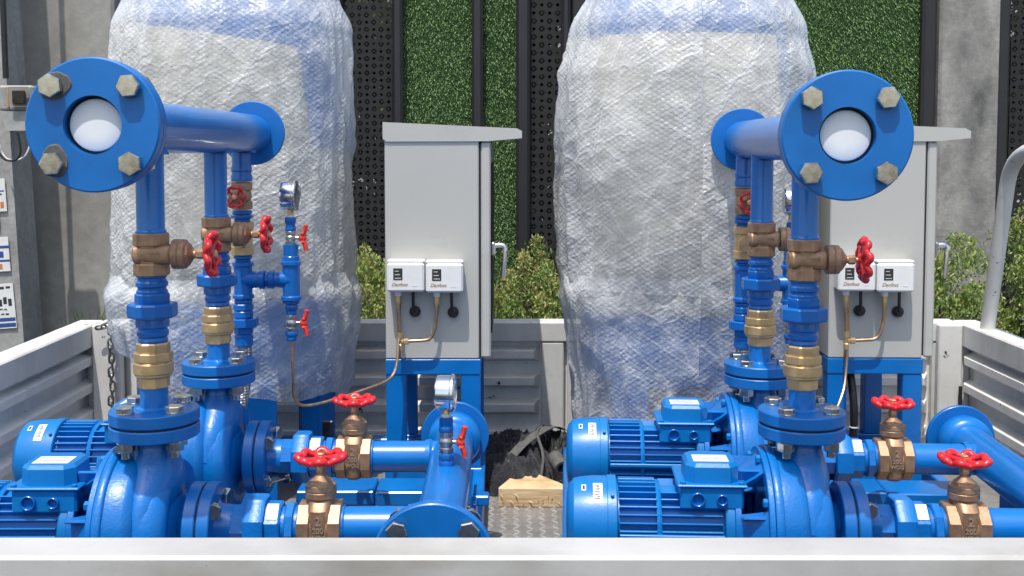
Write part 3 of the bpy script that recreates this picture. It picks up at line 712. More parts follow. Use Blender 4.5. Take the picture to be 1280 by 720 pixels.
# --- third (make-up) riser at y = .675 with gauge branch
Y3 = 0.675; z = lambda py: 0.665 + (183 - py) * 0.00187
a1 = MB(); a1.lathe([(0.0225, z(226)), (0.0245, z(225)), (0.0245, z(219)), (0.0225, z(217)), (0.0225, z(214)), (0.0240, z(213)), (0.0240, z(209)), (0.022, z(207)), (0.022, 0.66)], 28)
pp('bypass_pipe', a1, M['deep'], (0, Y3, 0))
pp('thread_tape', MB().lathe([(0.021, z(226.5)), (0.0228, z(226.3)), (0.0228, z(223.2)), (0.021, z(223))], 24), M['tape'], (0, Y3, 0))
v = gate_valve(sets, (0, Y3, z(244) + SH), (0, 0, 0), False, WHEEL_TINY, 0.085, 0.5)
v.rotation_euler = (Matrix.Rotation(0.0, 3, 'Z') @ Matrix(((0, -1, 0), (0, 0, -1), (1, 0, 0)))).to_euler(); v.scale = (0.85, 0.8, 0.8)
pp('nipple', fitting(z(277), [(0.0185, z(277), z(272), 24), (0.0262, z(272), z(267.5), 8), (0.0225, z(267), z(262), 24)]), M['deep'], (0, Y3, 0))
c2 = MB(); c2.lathe([(0.024, z(318)), (0.0265, z(317)), (0.0265, z(308)), (0.0235, z(307)), (0.0235, z(286)), (0.0265, z(285)), (0.0265, z(277)), (0.024, z(276))], 8, rot=pi / 8)
c2.lathe([(0.017, 0.0), (0.017, 0.032), (0.0205, 0.033), (0.0205, 0.041), (0.019, 0.043)], 8, T(0, 0, z(297)) @ Matrix.Rotation(pi / 2, 4, 'X'), rot=pi / 8)
pp('swing_check_valve', c2, M['brass'], (0, Y3, 0))
def tee(zc, up, dn, r, branch=None):
    m = MB(); segs = [(r * 0.94, zc - dn), (r * 1.16, zc - dn + 0.002), (r * 1.16, zc - dn + 0.009), (r, zc - dn + 0.012), (r * 0.99, zc), (r, zc + up - 0.012), (r * 1.16, zc + up - 0.009), (r * 1.16, zc + up - 0.002), (r * 0.94, zc + up)]
    m.lathe(segs, 28)
    if branch:
        x0, x1 = branch; s = 1 if x1 > x0 else -1
        X = T(0, 0, zc) @ Matrix.Rotation(s * pi / 2, 4, 'Y')
        L = abs(x1 - x0); m.lathe([(r * 1.05, 0), (r * 0.95, r * 1.05), (r * 0.86, L * 0.72), (r * 1.02, L * 0.76), (r * 1.02, L - 0.001), (r * 0.9, L)], 28, X)
    return m
pp('nipple', fitting(z(326), [(0.018, z(326), z(323), 20), (0.0215, z(322.5), z(318.5), 20)]), M['deep'], (0, Y3, 0))
pp('pipe_tee', tee(z(349), z(326) - z(349), z(349) - z(373), 0.0215, (0, 0.052)), M['deep'], (0, Y3, 0), angle=40)
pp('nipple', MB().lathe([(0.0155, 0.050), (0.0155, 0.058)], 20, T(0, 0, z(349)) @ TX).lathe([(0.017, 0.0535), (0.020, 0.0545), (0.020, 0.0595), (0.017, 0.0605)], 8, T(0, 0, z(349)) @ TX), M['deep'], (0, Y3, 0))
pp('pipe_tee', tee(z(349), z(325) - z(349), z(349) - z(375), 0.0205, (0, -0.052)), M['deep'], (0.112, Y3, 0), angle=40)
pp('union_coupling', fitting(z(432), [(0.0215, z(432), z(418), 24), (0.0225, z(417), z(408), 8), (0.0345, z(408), z(397), 8), (0.0225, z(396.5), z(388), 24), (0.0235, z(387), z(379), 8), (0.021, z(378), z(373), 24)]), M['deep'], (0, Y3, 0))
hose = smooth_path([(0.0, 0, z(431)), (0.001, 0, z(450)), (0.0, -0.01, z(475)), (-0.006, -0.03, z(505)), (-0.018, -0.06, z(540)), (-0.03, -0.10, z(575)), (-0.03, -0.14, z(600))], 8)
pp('braided_hose', MB().tube(hose, 0.0175, 18), M['braid'], (0, Y3, 0))
def gauge(parent_fn, x, y, zc, r=0.0335):
    gb = MB().lathe([(r * 0.86, -0.020), (r * 0.98, -0.017), (r, -0.012), (r, 0.009), (r * 1.03, 0.010), (r * 1.07, 0.0115), (r * 1.07, 0.0155), (r * 0.98, 0.018), (r * 0.92, 0.0165), (r * 0.90, 0.011)], 48, TX)
    gg = pp('pressure_gauge', gb, M['chrome'], (x, y, zc), (0, 0, R(-4)))
    part(gg, 'dial', MB().lathe([(0, 0.0112), (r * 0.90, 0.0112)], 40, TX, cap=False), M['dial'])
    part(gg, 'needle', MB().box(0.0118, 0.0124, -0.001, 0.001, -0.006, r * 0.7, 0.0002), M['ink'], (0, 0, 0), (R(35), 0, 0))
    for k in range(11):
        a = R(-135 + 27 * k); part(gg, 'dial_mark', MB().box(0.0116, 0.0119, -0.0006, 0.0006, r * 0.68, r * 0.82, 0.0001), M['ink'], (0, 0, 0), (a, 0, 0))
    part(gg, 'glass', MB().lathe([(0, 0.0162), (r * 0.93, 0.0162), (r * 0.93, 0.0150), (0, 0.0150)], 40, TX, cap=False), M['glass'])
    part(gg, 'gauge_stem', MB().lathe([(0.0055, -r - 0.016), (0.0085, -r - 0.013), (0.0085, -r - 0.004), (0.006, -r + 0.003)], 6), M['brass'])
    return gg
def lever(parent, z0):
    m = MB(); m.cyl(0.0045, 0.010, 0.026, 12, TX)
    s2 = part(parent, 'lever_spindle', m, M['steel'], (0, 0, z0))
    h = MB(); h.tube(smooth_path([(0.036, 0, 0.030), (0.034, 0, 0.018), (0.029, 0, 0.004), (0.029, 0, -0.004), (0.034, 0, -0.018), (0.036, 0, -0.029)], 5), [0.0055] * 8 + [0.007] * 10 + [0.0055] * 8, 8)
    h.lathe([(0.005, 0.020), (0.009, 0.023), (0.009, 0.033), (0.006, 0.036)], 14, TX)
    h.v = [(p[0], p[1] * (1.7 if abs(p[2]) > 0.008 else 1.0), p[2]) for p in h.v]
    part(parent, 'lever', h, M['orange_red'], (0, 0, z0))
def ball_valve(x, y, za, zb, r=0.0130):
    L = zb - za
    m = MB(); m.lathe([(r * 0.95, za), (r, za + 0.001), (r, za + L * 0.22), (r * 0.8, za + L * 0.26), (r * 0.82, za + L * 0.3), (r * 1.02, za + L * 0.42), (r * 1.02, za + L * 0.6), (r * 0.8, za + L * 0.72), (r * 0.98, za + L * 0.76), (r * 0.98, zb - 0.001), (r * 0.9, zb)], 10)
    v = pp('ball_valve', m, M['nickel'], (x, y, 0)); lever(v, (za + zb) / 2); return v
xb = 0.112
gauge(pp, xb, Y3, z(244))
pp('nipple', fitting(z(289), [(0.0125, z(289), z(283), 8), (0.0105, z(283), z(279), 16), (0.0132, z(279), z(271), 8)]), M['deep'], (xb, Y3, 0))
pp('thread_tape', MB().cyl(0.0095, z(271), z(267.5), 16), M['tape'], (xb, Y3, 0))
ball_valve(xb, Y3, z(305), z(288))
pp('nipple', fitting(z(326), [(0.020, z(326), z(319), 10), (0.0155, z(318), z(312), 20), (0.013, z(311), z(305), 8)]), M['deep'], (xb, Y3, 0))
pp('nipple', fitting(z(394), [(0.013, z(394), z(388), 8), (0.0155, z(387), z(380), 20), (0.020, z(379), z(374), 8)]), M['deep'], (xb, Y3, 0))
ball_valve(xb, Y3, z(414), z(393))
pp('nipple', fitting(z(426), [(0.0125, z(426), z(421), 8), (0.0145, z(420), z(414), 8)]), M['deep'], (xb, Y3, 0))
pp('tube_nut', MB().cyl(0.0065, z(431), z(425), 6), M['copper'], (xb, Y3, 0))
# copper capillary up to the cabinet's switches: cabinet face at local y .95
cab_y = 0.935
A = [(xb, Y3, z(428)), (xb + 0.002, Y3, z(470)), (xb + 0.004, Y3 + 0.01, z(500)), (xb + 0.035, Y3 + 0.04, z(513)), (0.27, 0.82, 0.665 - 0.600), (0.328, cab_y - 0.05, 0.665 - 0.578), (0.339, cab_y - 0.02, 0.665 - 0.50), (0.3405, cab_y - 0.005, 0.665 - 0.45), (0.3390, cab_y - 0.003, 0.665 - 0.37)]
pp('capillary_tube', MB().tube(smooth_path(A, 10), 0.0038, 10), M['copper'])

# --- suction manifold along Y at x = .50
mx_ = 0.497
mm = MB(); mm.lathe([(0.0445, -0.168), (0.0445, 0.612)], 56, TY)
mm.lathe([(0.044, 0.556), (0.055, 0.562), (0.060, 0.572), (0.060, 0.60), (0.055, 0.612)], 56, TY)
for y in (0, 0.44): mm.lathe([(0.036, -0.056), (0.0375, -0.046), (0.0335, -0.04)], 30, T(0, y, 0) @ TX, cap=False)
man = pp('suction_manifold', mm, M['blue'], (mx_, 0, 0), angle=40)
part(man, 'front_flange', MB().ring(0.0, 0.100, 0, 0.020, 96, T(0, -0.189, 0) @ TY, 0.002), M['flange'])
part(man, 'rear_flange', MB().ring(0.04, 0.078, 0, 0.013, 72, T(0, 0.612, 0) @ TY, 0.0015), M['flange'])
for k in range(4):
    a = pi / 4 + k * pi / 2
    part(man, 'bolt', BOLT20, M['steel'], (0.0805 * cos(a), -0.1892, 0.0805 * sin(a)), (Matrix.Rotation(pi / 2, 4, 'X') @ Matrix.Rotation(k * 0.6 + 0.2, 4, 'Z')).to_euler())
zm = lambda py: 0.665 + (183 - py) * 0.00155
gy = 0.225
pp('nipple', fitting(zm(590), [(0.0150, zm(592), zm(577), 20), (0.0160, zm(577), zm(568), 8)]), M['deep'], (mx_, gy, 0))
ball_valve(mx_, gy, zm(568), zm(541), 0.0140)
pp('nipple', fitting(zm(541), [(0.0150, zm(541), zm(534), 8), (0.0120, zm(534), zm(530), 16), (0.0140, zm(530), zm(523), 8)]), M['deep'], (mx_, gy, 0))
pp('thread_tape', MB().cyl(0.0095, zm(523), zm(518.5), 16), M['tape'], (mx_, gy, 0))
gauge(pp, mx_, gy, zm(492), 0.0345)
# --- skid frame
sk = MB(); zt, zb_ = -0.175, -SH + 0.001
pp('skid_beam', MB().box(-0.43, -0.395, -0.30, 1.30, zb_, zt, 0.003), M['blue']); pp('skid_beam', MB().box(0.530, 0.560, -0.21, 1.30, zb_, zt, 0.003), M['blue'])
for y0 in (-0.30, 0.05, 0.60, 1.255):
    pp('skid_beam', MB().box(-0.3945, 0.5295, y0, y0 + 0.045, zb_ + 0.002, zt - 0.002, 0.003), M['blue'])
for y0 in (0.0, 0.44):
    pp('pump_base', MB().box(-0.33, 0.10, y0 - 0.09, y0 + 0.09, zt - 0.0015, zt + 0.004, 0.001).box(-0.33, 0.10, y0 - 0.088, y0 - 0.05, zb_ + 0.004, zt - 0.002, 0.002).box(-0.33, 0.10, y0 + 0.05, y0 + 0.088, zb_ + 0.004, zt - 0.002, 0.002), M['blue'])
pp('pipe_support', MB().box(0.14, 0.315, 0.555, 0.665, -0.145, -0.112, 0.003), M['blue']); pp('pipe_support', MB().box(0.318, 0.505, 0.555, 0.665, -0.147, -0.114, 0.003).box(0.15, 0.50, 0.575, 0.645, zt, -0.150, 0.003), M['blue'])
pp('support_bracket', MB().box(0.543, 0.578, 0.41, 0.445, -0.10, -0.078, 0.003).box(0.544, 0.552, 0.36, 0.50, zt - 0.002, -0.0785, 0.002), M['blue'])
pp('clamp_screw', MB().lathe([(0.010, 0), (0.010, 0.006), (0.007, 0.008)], 10), M['steel'], (-0.432, 0.30, -0.205), (0, -pi / 2, 0))

# copy for the right
right = copy_tree(sets)
bpy.data.objects.remove([o for o in kids(right) if o.name.startswith('capillary_tube')][0])
right.location = (0.520, 1.985, FLOOR - 0.015); right.rotation_euler = (0, 0, R(-2.8))
right['label'] = ''
for o in kids(right):
    if abs(o.location.x - mx_) < 1e-4 and abs(o.location.y - gy) < 1e-4: o.location.y -= 0.09
for o in kids([o for o in kids(right) if o.name.startswith('discharge_header')][0]):
    if o.name.startswith('washer'): bpy.data.objects.remove(o)
HR = [o for o in kids(right) if o.name.startswith('discharge_header')][0]; HR.rotation_euler.z = 0
for o in kids(right):
    for q in kids(o):
        if q.name.startswith('handwheel'): q.rotation_euler.z += random.uniform(0.1, 0.7)
        elif q.name.startswith('bolt') and o is not HR and not o.name.startswith('suction'): q.rotation_euler.z += random.uniform(0, 1)
right['label'] = 'right blue booster pump set, its front header flange in front of the right cabinet'
sets['group'] = right['group'] = 'blue booster pump sets on the truck'

# ------------------------------------------------------------------ CONTROL CABINETS
cab = thing('control_cabinet', 'left light grey control cabinet on blue legs, seen between the two wrapped tanks', 'cabinet', (-0.205, 3.07, FLOOR))
W2, D0, D1, Z0, Z1 = 0.1225, -0.19, 0.20, 0.387, 0.955
def cp(name, mb, mat, loc=(0, 0, 0), rot=(0, 0, 0), parent=cab, **k): return part(parent, name, mb, mat, loc, rot, **k)
body = cp('cabinet_body', MB().box(-W2, W2 - 0.003, D0, D1, Z0, Z1, 0.003), M['cabinet'])
door = cp('cabinet_door', MB().box(W2 + 0.0025, W2 + 0.027, D0 + 0.002, D1 - 0.002, Z0 + 0.003, Z1 - 0.006, 0.004), M['cabinet'])
part(door, 'door_seal', MB().box(W2 - 0.003, W2 + 0.0025, D0 + 0.006, D1 - 0.006, Z0 + 0.008, Z1 - 0.012, 0.001), M['rubber'])
part(door, 'viewing_window', MB().box(W2 + 0.0272, W2 + 0.031, D0 + 0.045, D1 - 0.045, Z0 + 0.06, Z1 - 0.06, 0.002), M['black'])
hb = MB().box(W2 + 0.0275, W2 + 0.040, D0 + 0.012, D0 + 0.042, 0.655, 0.690, 0.004)
hb.tube(bez([(W2 + 0.034, D0 + 0.027, 0.680), (W2 + 0.066, D0 + 0.027, 0.682), (W2 + 0.064, D0 + 0.025, 0.650), (W2 + 0.060, D0 + 0.024, 0.595)], 8, 0.018), [0.0075] * 10 + [0.0062] * 10, 12)
part(door, 'handle', hb, M['chrome'])
rf = MB(); e = 0.004
rp = []
for y, k in ((D0 - 0.004, 1), (D1 + 0.02, -1)):
    rp += [(-W2 - 0.004, y, Z1 + 0.002), (-W2 - 0.004, y, Z1 + 0.045), (W2 + 0.095, y, Z1 + 0.029), (W2 + 0.108, y, Z1 + 0.022), (W2 + 0.108, y, Z1 + 0.004), (W2 + 0.02, y, Z1 - 0.004), (-W2 + 0.006, y, Z1 - 0.005)]
rf.hull(rp); roof = cp('cabinet_roof', rf, M['cabinet'])
def switch(x, zc):
    w_, h_, d_ = 0.0475, 0.0405, 0.052
    s = cp('pressure_switch', MB().box(-w_ + 0.001, w_ - 0.001, -d_ * 0.72, -0.0006, -h_ + 0.002, h_ - 0.003, 0.004), M['white_plastic'], (x, D0, zc))
    part(s, 'cover', MB().box(-w_, w_, -d_, -d_ * 0.62, -h_, h_ - 0.007, 0.005).box(-w_, w_, -d_ * 0.9, -0.012, h_ - 0.0068, h_, 0.0025), M['white_plastic'])
    part(s, 'display', MB().box(-0.031, -0.0075, -d_ - 0.0008, -d_ + 0.001, -0.010, 0.020, 0.0004), M['display'])
    for k in range(3): part(s, 'display_scale', MB().box(-0.027, -0.011 - 0.003 * k, -d_ - 0.0012, -d_ - 0.0007, -0.006 + k * 0.009, -0.0045 + k * 0.009, 0.0002), M['dial'])
    part(s, 'lettering', TDF, M['logo_ink'], (-0.0155, -d_ - 0.0004, -0.0215), (pi / 2, 0, 0))
    part(s, 'label_mark', MB().box(0.017, 0.030, -d_ - 0.0006, -d_ + 0.0005, -0.0255, -0.0235, 0.0002), M['sticker'])
    part(s, 'tube_connector', MB().lathe([(0.0085, -h_ - 0.013), (0.009, -h_ - 0.012), (0.009, -h_ + 0.001)], 16, T(-0.021, -0.026, 0)), M['white_plastic'])
    part(s, 'flare_nut', MB().lathe([(0.0065, -h_ - 0.045), (0.0072, -h_ - 0.044), (0.0072, -h_ - 0.030), (0.0085, -h_ - 0.029), (0.0085, -h_ - 0.0132)], 6, T(-0.021, -0.026, 0)), M['brass'])
    part(s, 'cable_gland', MB().lathe([(0.011, 0), (0.0145, 0.002), (0.0145, 0.010), (0.012, 0.012)], 14, T(0.020, -0.001, -h_ - 0.056) @ Matrix.Rotation(pi / 2, 4, 'X')).lathe([(0.009, 0.010), (0.010, 0.018), (0.007, 0.020)], 12, T(0.020, -0.001, -h_ - 0.056) @ Matrix.Rotation(pi / 2, 4, 'X')), M['black'])
    part(s, 'cable', MB().tube(bez([(0.017, -0.026, -h_ + 0.002), (0.017, -0.026, -h_ - 0.035), (0.020, -0.022, -h_ - 0.056), (0.020, -0.004, -h_ - 0.056)], 8, 0.02), 0.0042, 10), M['black'])
    return s
SZ = H - FLOOR - 0.328
s1 = switch(-0.0655, SZ); s2 = switch(0.033, SZ - 0.002)
xt = -0.0865; yt = D0 - 0.026; zn = SZ - 0.0855
cp('branch_tube', MB().tube([(xt, yt, zn + 0.005), (xt + 0.003, yt, SZ - 0.16)], 0.0052, 12), M['copper'])
cp('branch_tube', MB().tube(bez([(0.012, yt, zn), (0.010, yt, SZ - 0.130), (-0.002, yt, SZ - 0.168), (-0.078, yt, SZ - 0.172)], 10, 0.045), 0.0045, 12), M['copper'])
tf = MB().lathe([(0.0075, -0.022), (0.0075, -0.008), (0.0055, -0.006), (0.0055, 0.008), (0.0075, 0.010), (0.0075, 0.024)], 6)
tf.lathe([(0.0055, 0.0), (0.0055, 0.010), (0.0080, 0.011), (0.0080, 0.022), (0.006, 0.023)], 6, TX)
cp('tube_tee', tf, M['brass'], (xt + 0.003, yt, SZ - 0.172))
cp('branch_tube', MB().tube([(xt + 0.003, yt, SZ - 0.19), (xt + 0.001, yt + 0.004, H - FLOOR - 0.545)], 0.0042, 12), M['copper'])
# stand
for x in (-W2, W2 - 0.05):
    for y in (D0 + 0.002, D1 - 0.05):
        cp('stand_leg', MB().box(x, x + 0.05, y, y + 0.048, SH - 0.172, Z0 - 0.042, 0.002), M['blue'])
cp('stand_rail', MB().box(-W2 - 0.001, W2 + 0.001, D0, D0 + 0.05, Z0 - 0.0415, Z0 - 0.001, 0.002), M['blue']); cp('stand_rail', MB().box(-W2 - 0.001, W2 + 0.001, D1 - 0.05, D1, Z0 - 0.0415, Z0 - 0.001, 0.002), M['blue'])
for x in (-W2, W2 - 0.05): cp('stand_rail', MB().box(x + 0.001, x + 0.049, D0 + 0.051, D1 - 0.051, Z0 - 0.041, Z0 - 0.0015, 0.002), M['blue'])
cp('stand_foot', MB().box(-W2 - 0.004, W2 + 0.004, D0 - 0.004, D0 + 0.054, 0.001, SH - 0.1725, 0.002), M['blue']); cp('stand_foot', MB().box(-W2 - 0.004, W2 + 0.004, D1 - 0.056, D1 + 0.004, 0.001, SH - 0.1725, 0.002), M['blue'])
cab2 = copy_tree(cab); cab2.location = (0.952, 3.08, FLOOR - 0.012); cab2.rotation_euler = (0, 0, R(-1.5))
RM = Matrix.Translation(right.location) @ Matrix.Rotation(R(-2.8), 4, 'Z')
A = [(0.867, 2.868, 1.8 - 0.40), (0.867, 2.868, 1.8 - 0.49), (0.862, 2.86, 1.8 - 0.57), (0.845, 2.83, 1.8 - 0.63), (0.80, 2.78, 1.8 - 0.675), (0.70, 2.70, 1.8 - 0.68), (0.668, 2.66, 1.8 - 0.60), (0.665, 2.655, 1.8 - 0.46)]
part(right, 'capillary_tube', MB().tube([RM.inverted() @ p for p in smooth_path(A, 10)], 0.0038, 10), M['copper'])
cab2['label'] = 'right light grey control cabinet on blue legs, partly behind the right header flange'
cab['group'] = cab2['group'] = 'grey control cabinets'
cab2.location.z = FLOOR + 0.0
hs = part(cab2, 'conduit_hose', MB().tube(smooth_path([(-0.055, -0.10, 0.386), (-0.052, -0.15, 0.33), (-0.047, -0.17, 0.24), (-0.05, -0.17, 0.15), (-0.07, -0.19, 0.09), (-0.12, -0.20, 0.05)], 8), 0.0105, 12), M['black'])
part(cab2, 'cable_tie', MB().lathe([(0.0112, -0.002), (0.0118, 0.0), (0.0112, 0.002)], 16), M['sticker'], (-0.0475, -0.17, 0.20))

# ------------------------------------------------------------------ WRAPPED TANKS
def sup(a, p=2.6):
    """rounded-square plan radius factor"""
    return (abs(cos(a)) ** p + abs(sin(a)) ** p) ** (-1 / p)
SQ = 0.86
def tank(label, cx, cy, r, keys_full, hem, seed, sheet_cut):
    tk = thing('wrapped_tank', label, 'tank', (cx, cy, FLOOR), group='blue pressure tanks in bubble wrap')
    base = -(H - 0 - 0) # unused
    zrel = lambda zz: H + zz - FLOOR       # from camera-relative height
    b = MB(); rr = sheet_cut.get('rr', r - 0.035)
    b.lathe([(0, zrel(-0.66)), (rr * 0.6, zrel(-0.655)), (rr * 0.92, zrel(-0.62)), (rr, zrel(-0.56)), (rr, zrel(-0.44)), (rr + .004, zrel(-0.435)), (rr + .004, zrel(-0.415)), (rr, zrel(-0.41)), (rr, zrel(0.24)), (rr * 0.94, zrel(0.33)), (rr * 0.78, zrel(0.42)), (rr * 0.5, zrel(0.50)), (0.07, zrel(0.52)), (0.07, zrel(0.57)), (0.0, zrel(0.57))], 56)
    b.v = [(x, y * SQ, z_) for x, y, z_ in b.v]; body = part(tk, 'tank_body', b, M['blue'])
    for (a, wd) in sheet_cut['legs']:
        X = Matrix.Rotation(R(a), 4, 'Z')
        m = MB().box(-wd / 2, wd / 2, -rr + 0.014, -rr + 0.024, 0.001, zrel(-0.50), 0.002, X)
        m.box(-wd / 2, -wd / 2 + 0.008, -rr + 0.0242, -rr + 0.07, 0.001, zrel(-0.56), 0.002, X); m.box(-wd / 2 - 0.01, wd / 2 + 0.01, -rr - 0.02, -rr + 0.08, 0.0, 0.008, 0.001, X); m.v = [(x, y * SQ, z_) for x, y, z_ in m.v]
        part(tk, 'tank_leg', m, M['blue'])
    # beige foam sheet round the barrel
    m = MB(); vs = []; fs = []; n = 60
    cols = [(-100 + 200 * i / n) for i in range(n + 1)]
    for a in cols:
        aa = R(a) - pi / 2; top = 0.285; dz = 0.0
        edge = sheet_cut['edge']
        top0 = top = 0.285 - sheet_cut.get('slope', 0) * a
        if a > edge: top = top0 - min(0.245, (a - edge) * 0.035)
        rr2 = rr + 0.013
        top += 0.006 * noise.noise(Vector((a * 0.08, 3, 1)))
        for zz in (top, top * 0.5 - 0.1, -0.2, sheet_cut['bottom']):
            vs.append((rr2 * cos(aa), rr2 * sin(aa) * SQ, zrel(zz)))
    for i in range(n):
        for q in range(3): fs.append((i * 4 + q, (i + 1) * 4 + q, (i + 1) * 4 + q + 1, i * 4 + q + 1))
    m.add(vs, fs); sh = m.mesh('foam_sheet'); so = part(tk, 'foam_sheet', sh, M['carton'])
    md = so.modifiers.new('t', 'SOLIDIFY'); md.thickness = 0.006
    # bubble wrap
    def layer(name, mat, keys, hemf, topz, amp, nz, sd):
        na = 200; vs = []; uvs = []; fs = []
        for j in range(nz + 1):
            for i in range(na + 1):
                a = 2 * pi * i / na; zl = hemf(a); zz = zl + (topz - zl) * j / nz
                # radius profile
                for (z0, r0, q0), (z1, r1, q1) in zip(keys, keys[1:]):
                    if z0 <= zz <= z1 or (z1, r1, q1) == keys[-1] or zz < keys[0][0]:
                        tt = min(1, max(0, (zz - z0) / (z1 - z0))); tt = tt * tt * (3 - 2 * tt); rad = r0 + (r1 - r0) * tt; q = q0 + (q1 - q0) * tt; break
                ax = a - pi / 2
                f = 1 + (sup(ax) - 1) * q * 0.45
                P = Vector((cos(ax), sin(ax), zz * 1.3)) * 2.2 + Vector((sd, sd * 2, 0))
                d = noise.noise(P) * amp + noise.noise(P * 2.3) * amp * 0.55
                rd = 1 - abs(noise.noise(Vector((cos(ax) * 4, sin(ax) * 4, zz * 2.0 + sd)))) * 2; d += max(0, rd) ** 4 * amp * 0.7
                P2 = Vector((a * 5 + zz * 3, zz * 5 - a * 2, sd)); d += max(0, 1 - abs(noise.noise(P2)) * 3.0) ** 2 * amp * 0.35
                d += noise.noise(Vector((cos(ax) * 14, sin(ax) * 14, zz * 9))) * amp * 0.22
                d += noise.noise(Vector((cos(ax) * 7, sin(ax) * 7, zz * 1.1 + sd * 3))) * amp * 0.75
                R_ = (rad * f + d)
                vs.append((R_ * cos(ax), R_ * sin(ax) * SQ, zrel(zz))); uvs.append((a * r, zz))
        w_ = na + 1
        for j in range(nz):
            for i in range(na): fs.append((j * w_ + i, j * w_ + i + 1, (j + 1) * w_ + i + 1, (j + 1) * w_ + i))
        me = bpy.data.meshes.new(name); me.from_pydata(vs, [], fs); uvl = me.uv_layers.new(name='UVMap')
        for lp in me.loops: uvl.data[lp.index].uv = uvs[lp.vertex_index]
        me.shade_smooth(); return part(tk, name, me, mat)
    layer('bubble_wrap', M['wrap'], keys_full, lambda a: -0.375 + 0.006 * sin(3 * a + seed), keys_full[-1][0], 0.012, 130, seed)
    layer('bubble_wrap_skirt', M['wrap_skirt'], sheet_cut['skirt'], hem, -0.335, 0.016, 60, seed + 5)
    return tk
def hemL(a):        # a = 0 faces the camera, grows to the right
    a = (a + pi) % (2 * pi) - pi
    return -0.675 + 0.03 * sin(2 * a + 0.5) + (0.30 * max(0.0, -sin(a) - 0.25)) + 0.012 * sin(7 * a)
tank('left pressure tank wrapped in bubble wrap, blue legs showing under its ragged hem', xpos(295, 3.06), 3.068, 0.318,
     [(-0.375, 0.308, 1), (-0.33, 0.316, 1), (0.0, 0.315, 1), (0.22, 0.313, 1), (0.31, 0.306, 0.9), (0.41, 0.27, 0.8), (0.52, 0.18, 0.6), (0.62, 0.02, 0)], hemL, 1.7,
     {'legs': [(22, 0.105), (-62, 0.06), (140, 0.1), (-130, 0.1), (75, 0.10)], 'slope': 0.0007, 'edge': 46, 'bottom': -0.39, 'skirt': [(-0.75, 0.28, 1), (-0.60, 0.305, 1), (-0.46, 0.325, 1), (-0.40, 0.332, 1), (-0.335, 0.312, 1)]})
tank('right pressure tank fully wrapped in bubble wrap, its wrap reaching down behind the right pumps', xpos(854, 3.06), 3.068, 0.342,
     [(-0.375, 0.330, 1), (-0.33, 0.334, 1), (0.0, 0.350, 0.9), (0.18, 0.340, 0.8), (0.30, 0.312, 0.7), (0.43, 0.262, 0.5), (0.56, 0.16, 0.4), (0.62, 0.02, 0)], lambda a: -0.80 + 0.02 * sin(3 * a), 9.3,
     {'legs': [(-38, 0.11), (22, 0.105), (-62 - 70, 0.1), (75, 0.1), (150, 0.1)], 'rr': 0.283, 'edge': 44, 'bottom': -0.43, 'skirt': [(-0.85, 0.27, 1), (-0.70, 0.30, 1), (-0.5, 0.322, 1), (-0.40, 0.336, 1), (-0.335, 0.328, 1)]})
tag(part(None, 'rubber_latch', MB().box(-0.014, 0.014, -0.006, 0.0, -0.032, 0.032, 0.003).lathe([(0.004, 0), (0.004, 0.003)], 10, T(-0.004, -0.006, 0.015) @ Matrix.Rotation(pi / 2, 4, 'X')).lathe([(0.004, 0), (0.004, 0.003)], 10, T(0.004, -0.006, -0.016) @ Matrix.Rotation(pi / 2, 4, 'X')), M['black'], (xpos(407, 2.7), 2.715, zpos(545, 2.7))), 'small black latch fixed low on the left tank\'s blue front leg', 'latch')

# ------------------------------------------------------------------ WOOD, CLOTH, STRAP, ROLL ON THE FLOOR
zt_ = 0.048
wb = MB()
n0 = [(-0.035, 2.865), (-0.03, 2.88), (0.022, 3.03), (0.042, 3.035), (0.15, 2.88), (0.15, 2.862)]
pts = []
top = n0
wb.hull([(x, y, 0.002) for x, y in n0] + [(x, y, zt_) for x, y in n0])
wood = thing('wood_block', 'thick offcut of pale layered wood lying on the bed floor between the two pump sets', 'wood block', (0.04, 2.93, FLOOR))
m = MB().hull([(x - 0.04 + 0.004 * sin(k * 5), y - 2.93, zz) for k, (x, y) in enumerate(n0) for zz in (0.002, zt_)])
part(wood, 'wood_body', m, M['wood'])
for k in range(14): part(wood, 'splinter', MB().hull([(0, 0, 0), (0.003, 0, 0.001), (0.001, -0.003, 0), (0.012, -0.006, -0.002)]), M['wood'], (-0.07 + 0.0125 * k, -0.068, 0.004 + 0.038 * random.random()), (random.random(), random.random() * 3, 0))
def lump(name, cx, cy, sx, sy, h, seed, mat, label, cat, nx=70, ny=50, rough=1.0):
    vs = []; fs = []
    for j in range(ny + 1):
        for i in range(nx + 1):
            u, v = i / nx * 2 - 1, j / ny * 2 - 1
            e = 1 + 0.22 * noise.noise(Vector((u * 1.5, v * 1.5, seed))); 
            d = max(0, 1 - (abs(u) ** 2.4 + abs(v) ** 2.4)) ** 0.45
            P = Vector((u * 3, v * 3, seed)); n1 = 1 - abs(noise.noise(P)) * 2; n2 = 1 - abs(noise.noise(P * 2.4)) * 2; n3 = noise.noise(P * 6)
            vs.append((u * sx * e, v * sy * e, h * d * (0.55 + 0.3 * n1 * rough + 0.17 * n2 * rough + 0.07 * n3) + 0.002))
    for j in range(ny):
        for i in range(nx):
            a = j * (nx + 1) + i; fs.append((a, a + 1, a + nx + 2, a + nx + 1))
    m = MB().add(vs, fs); return tag(part(None, name, m, mat, (cx, cy, FLOOR), angle=0), label, cat)
lump('crumpled_cloth', -0.005, 3.14, 0.125, 0.18, 0.125, 3.0, M['cloth'], 'crumpled black woolly cloth heaped on the bed floor behind the wood block', 'cloth')
lump('folded_cover', 0.115, 3.22, 0.09, 0.13, 0.115, 8.0, M['rubber'], 'dark folded cover lying beside the crumpled woolly cloth under the straps', 'cover')
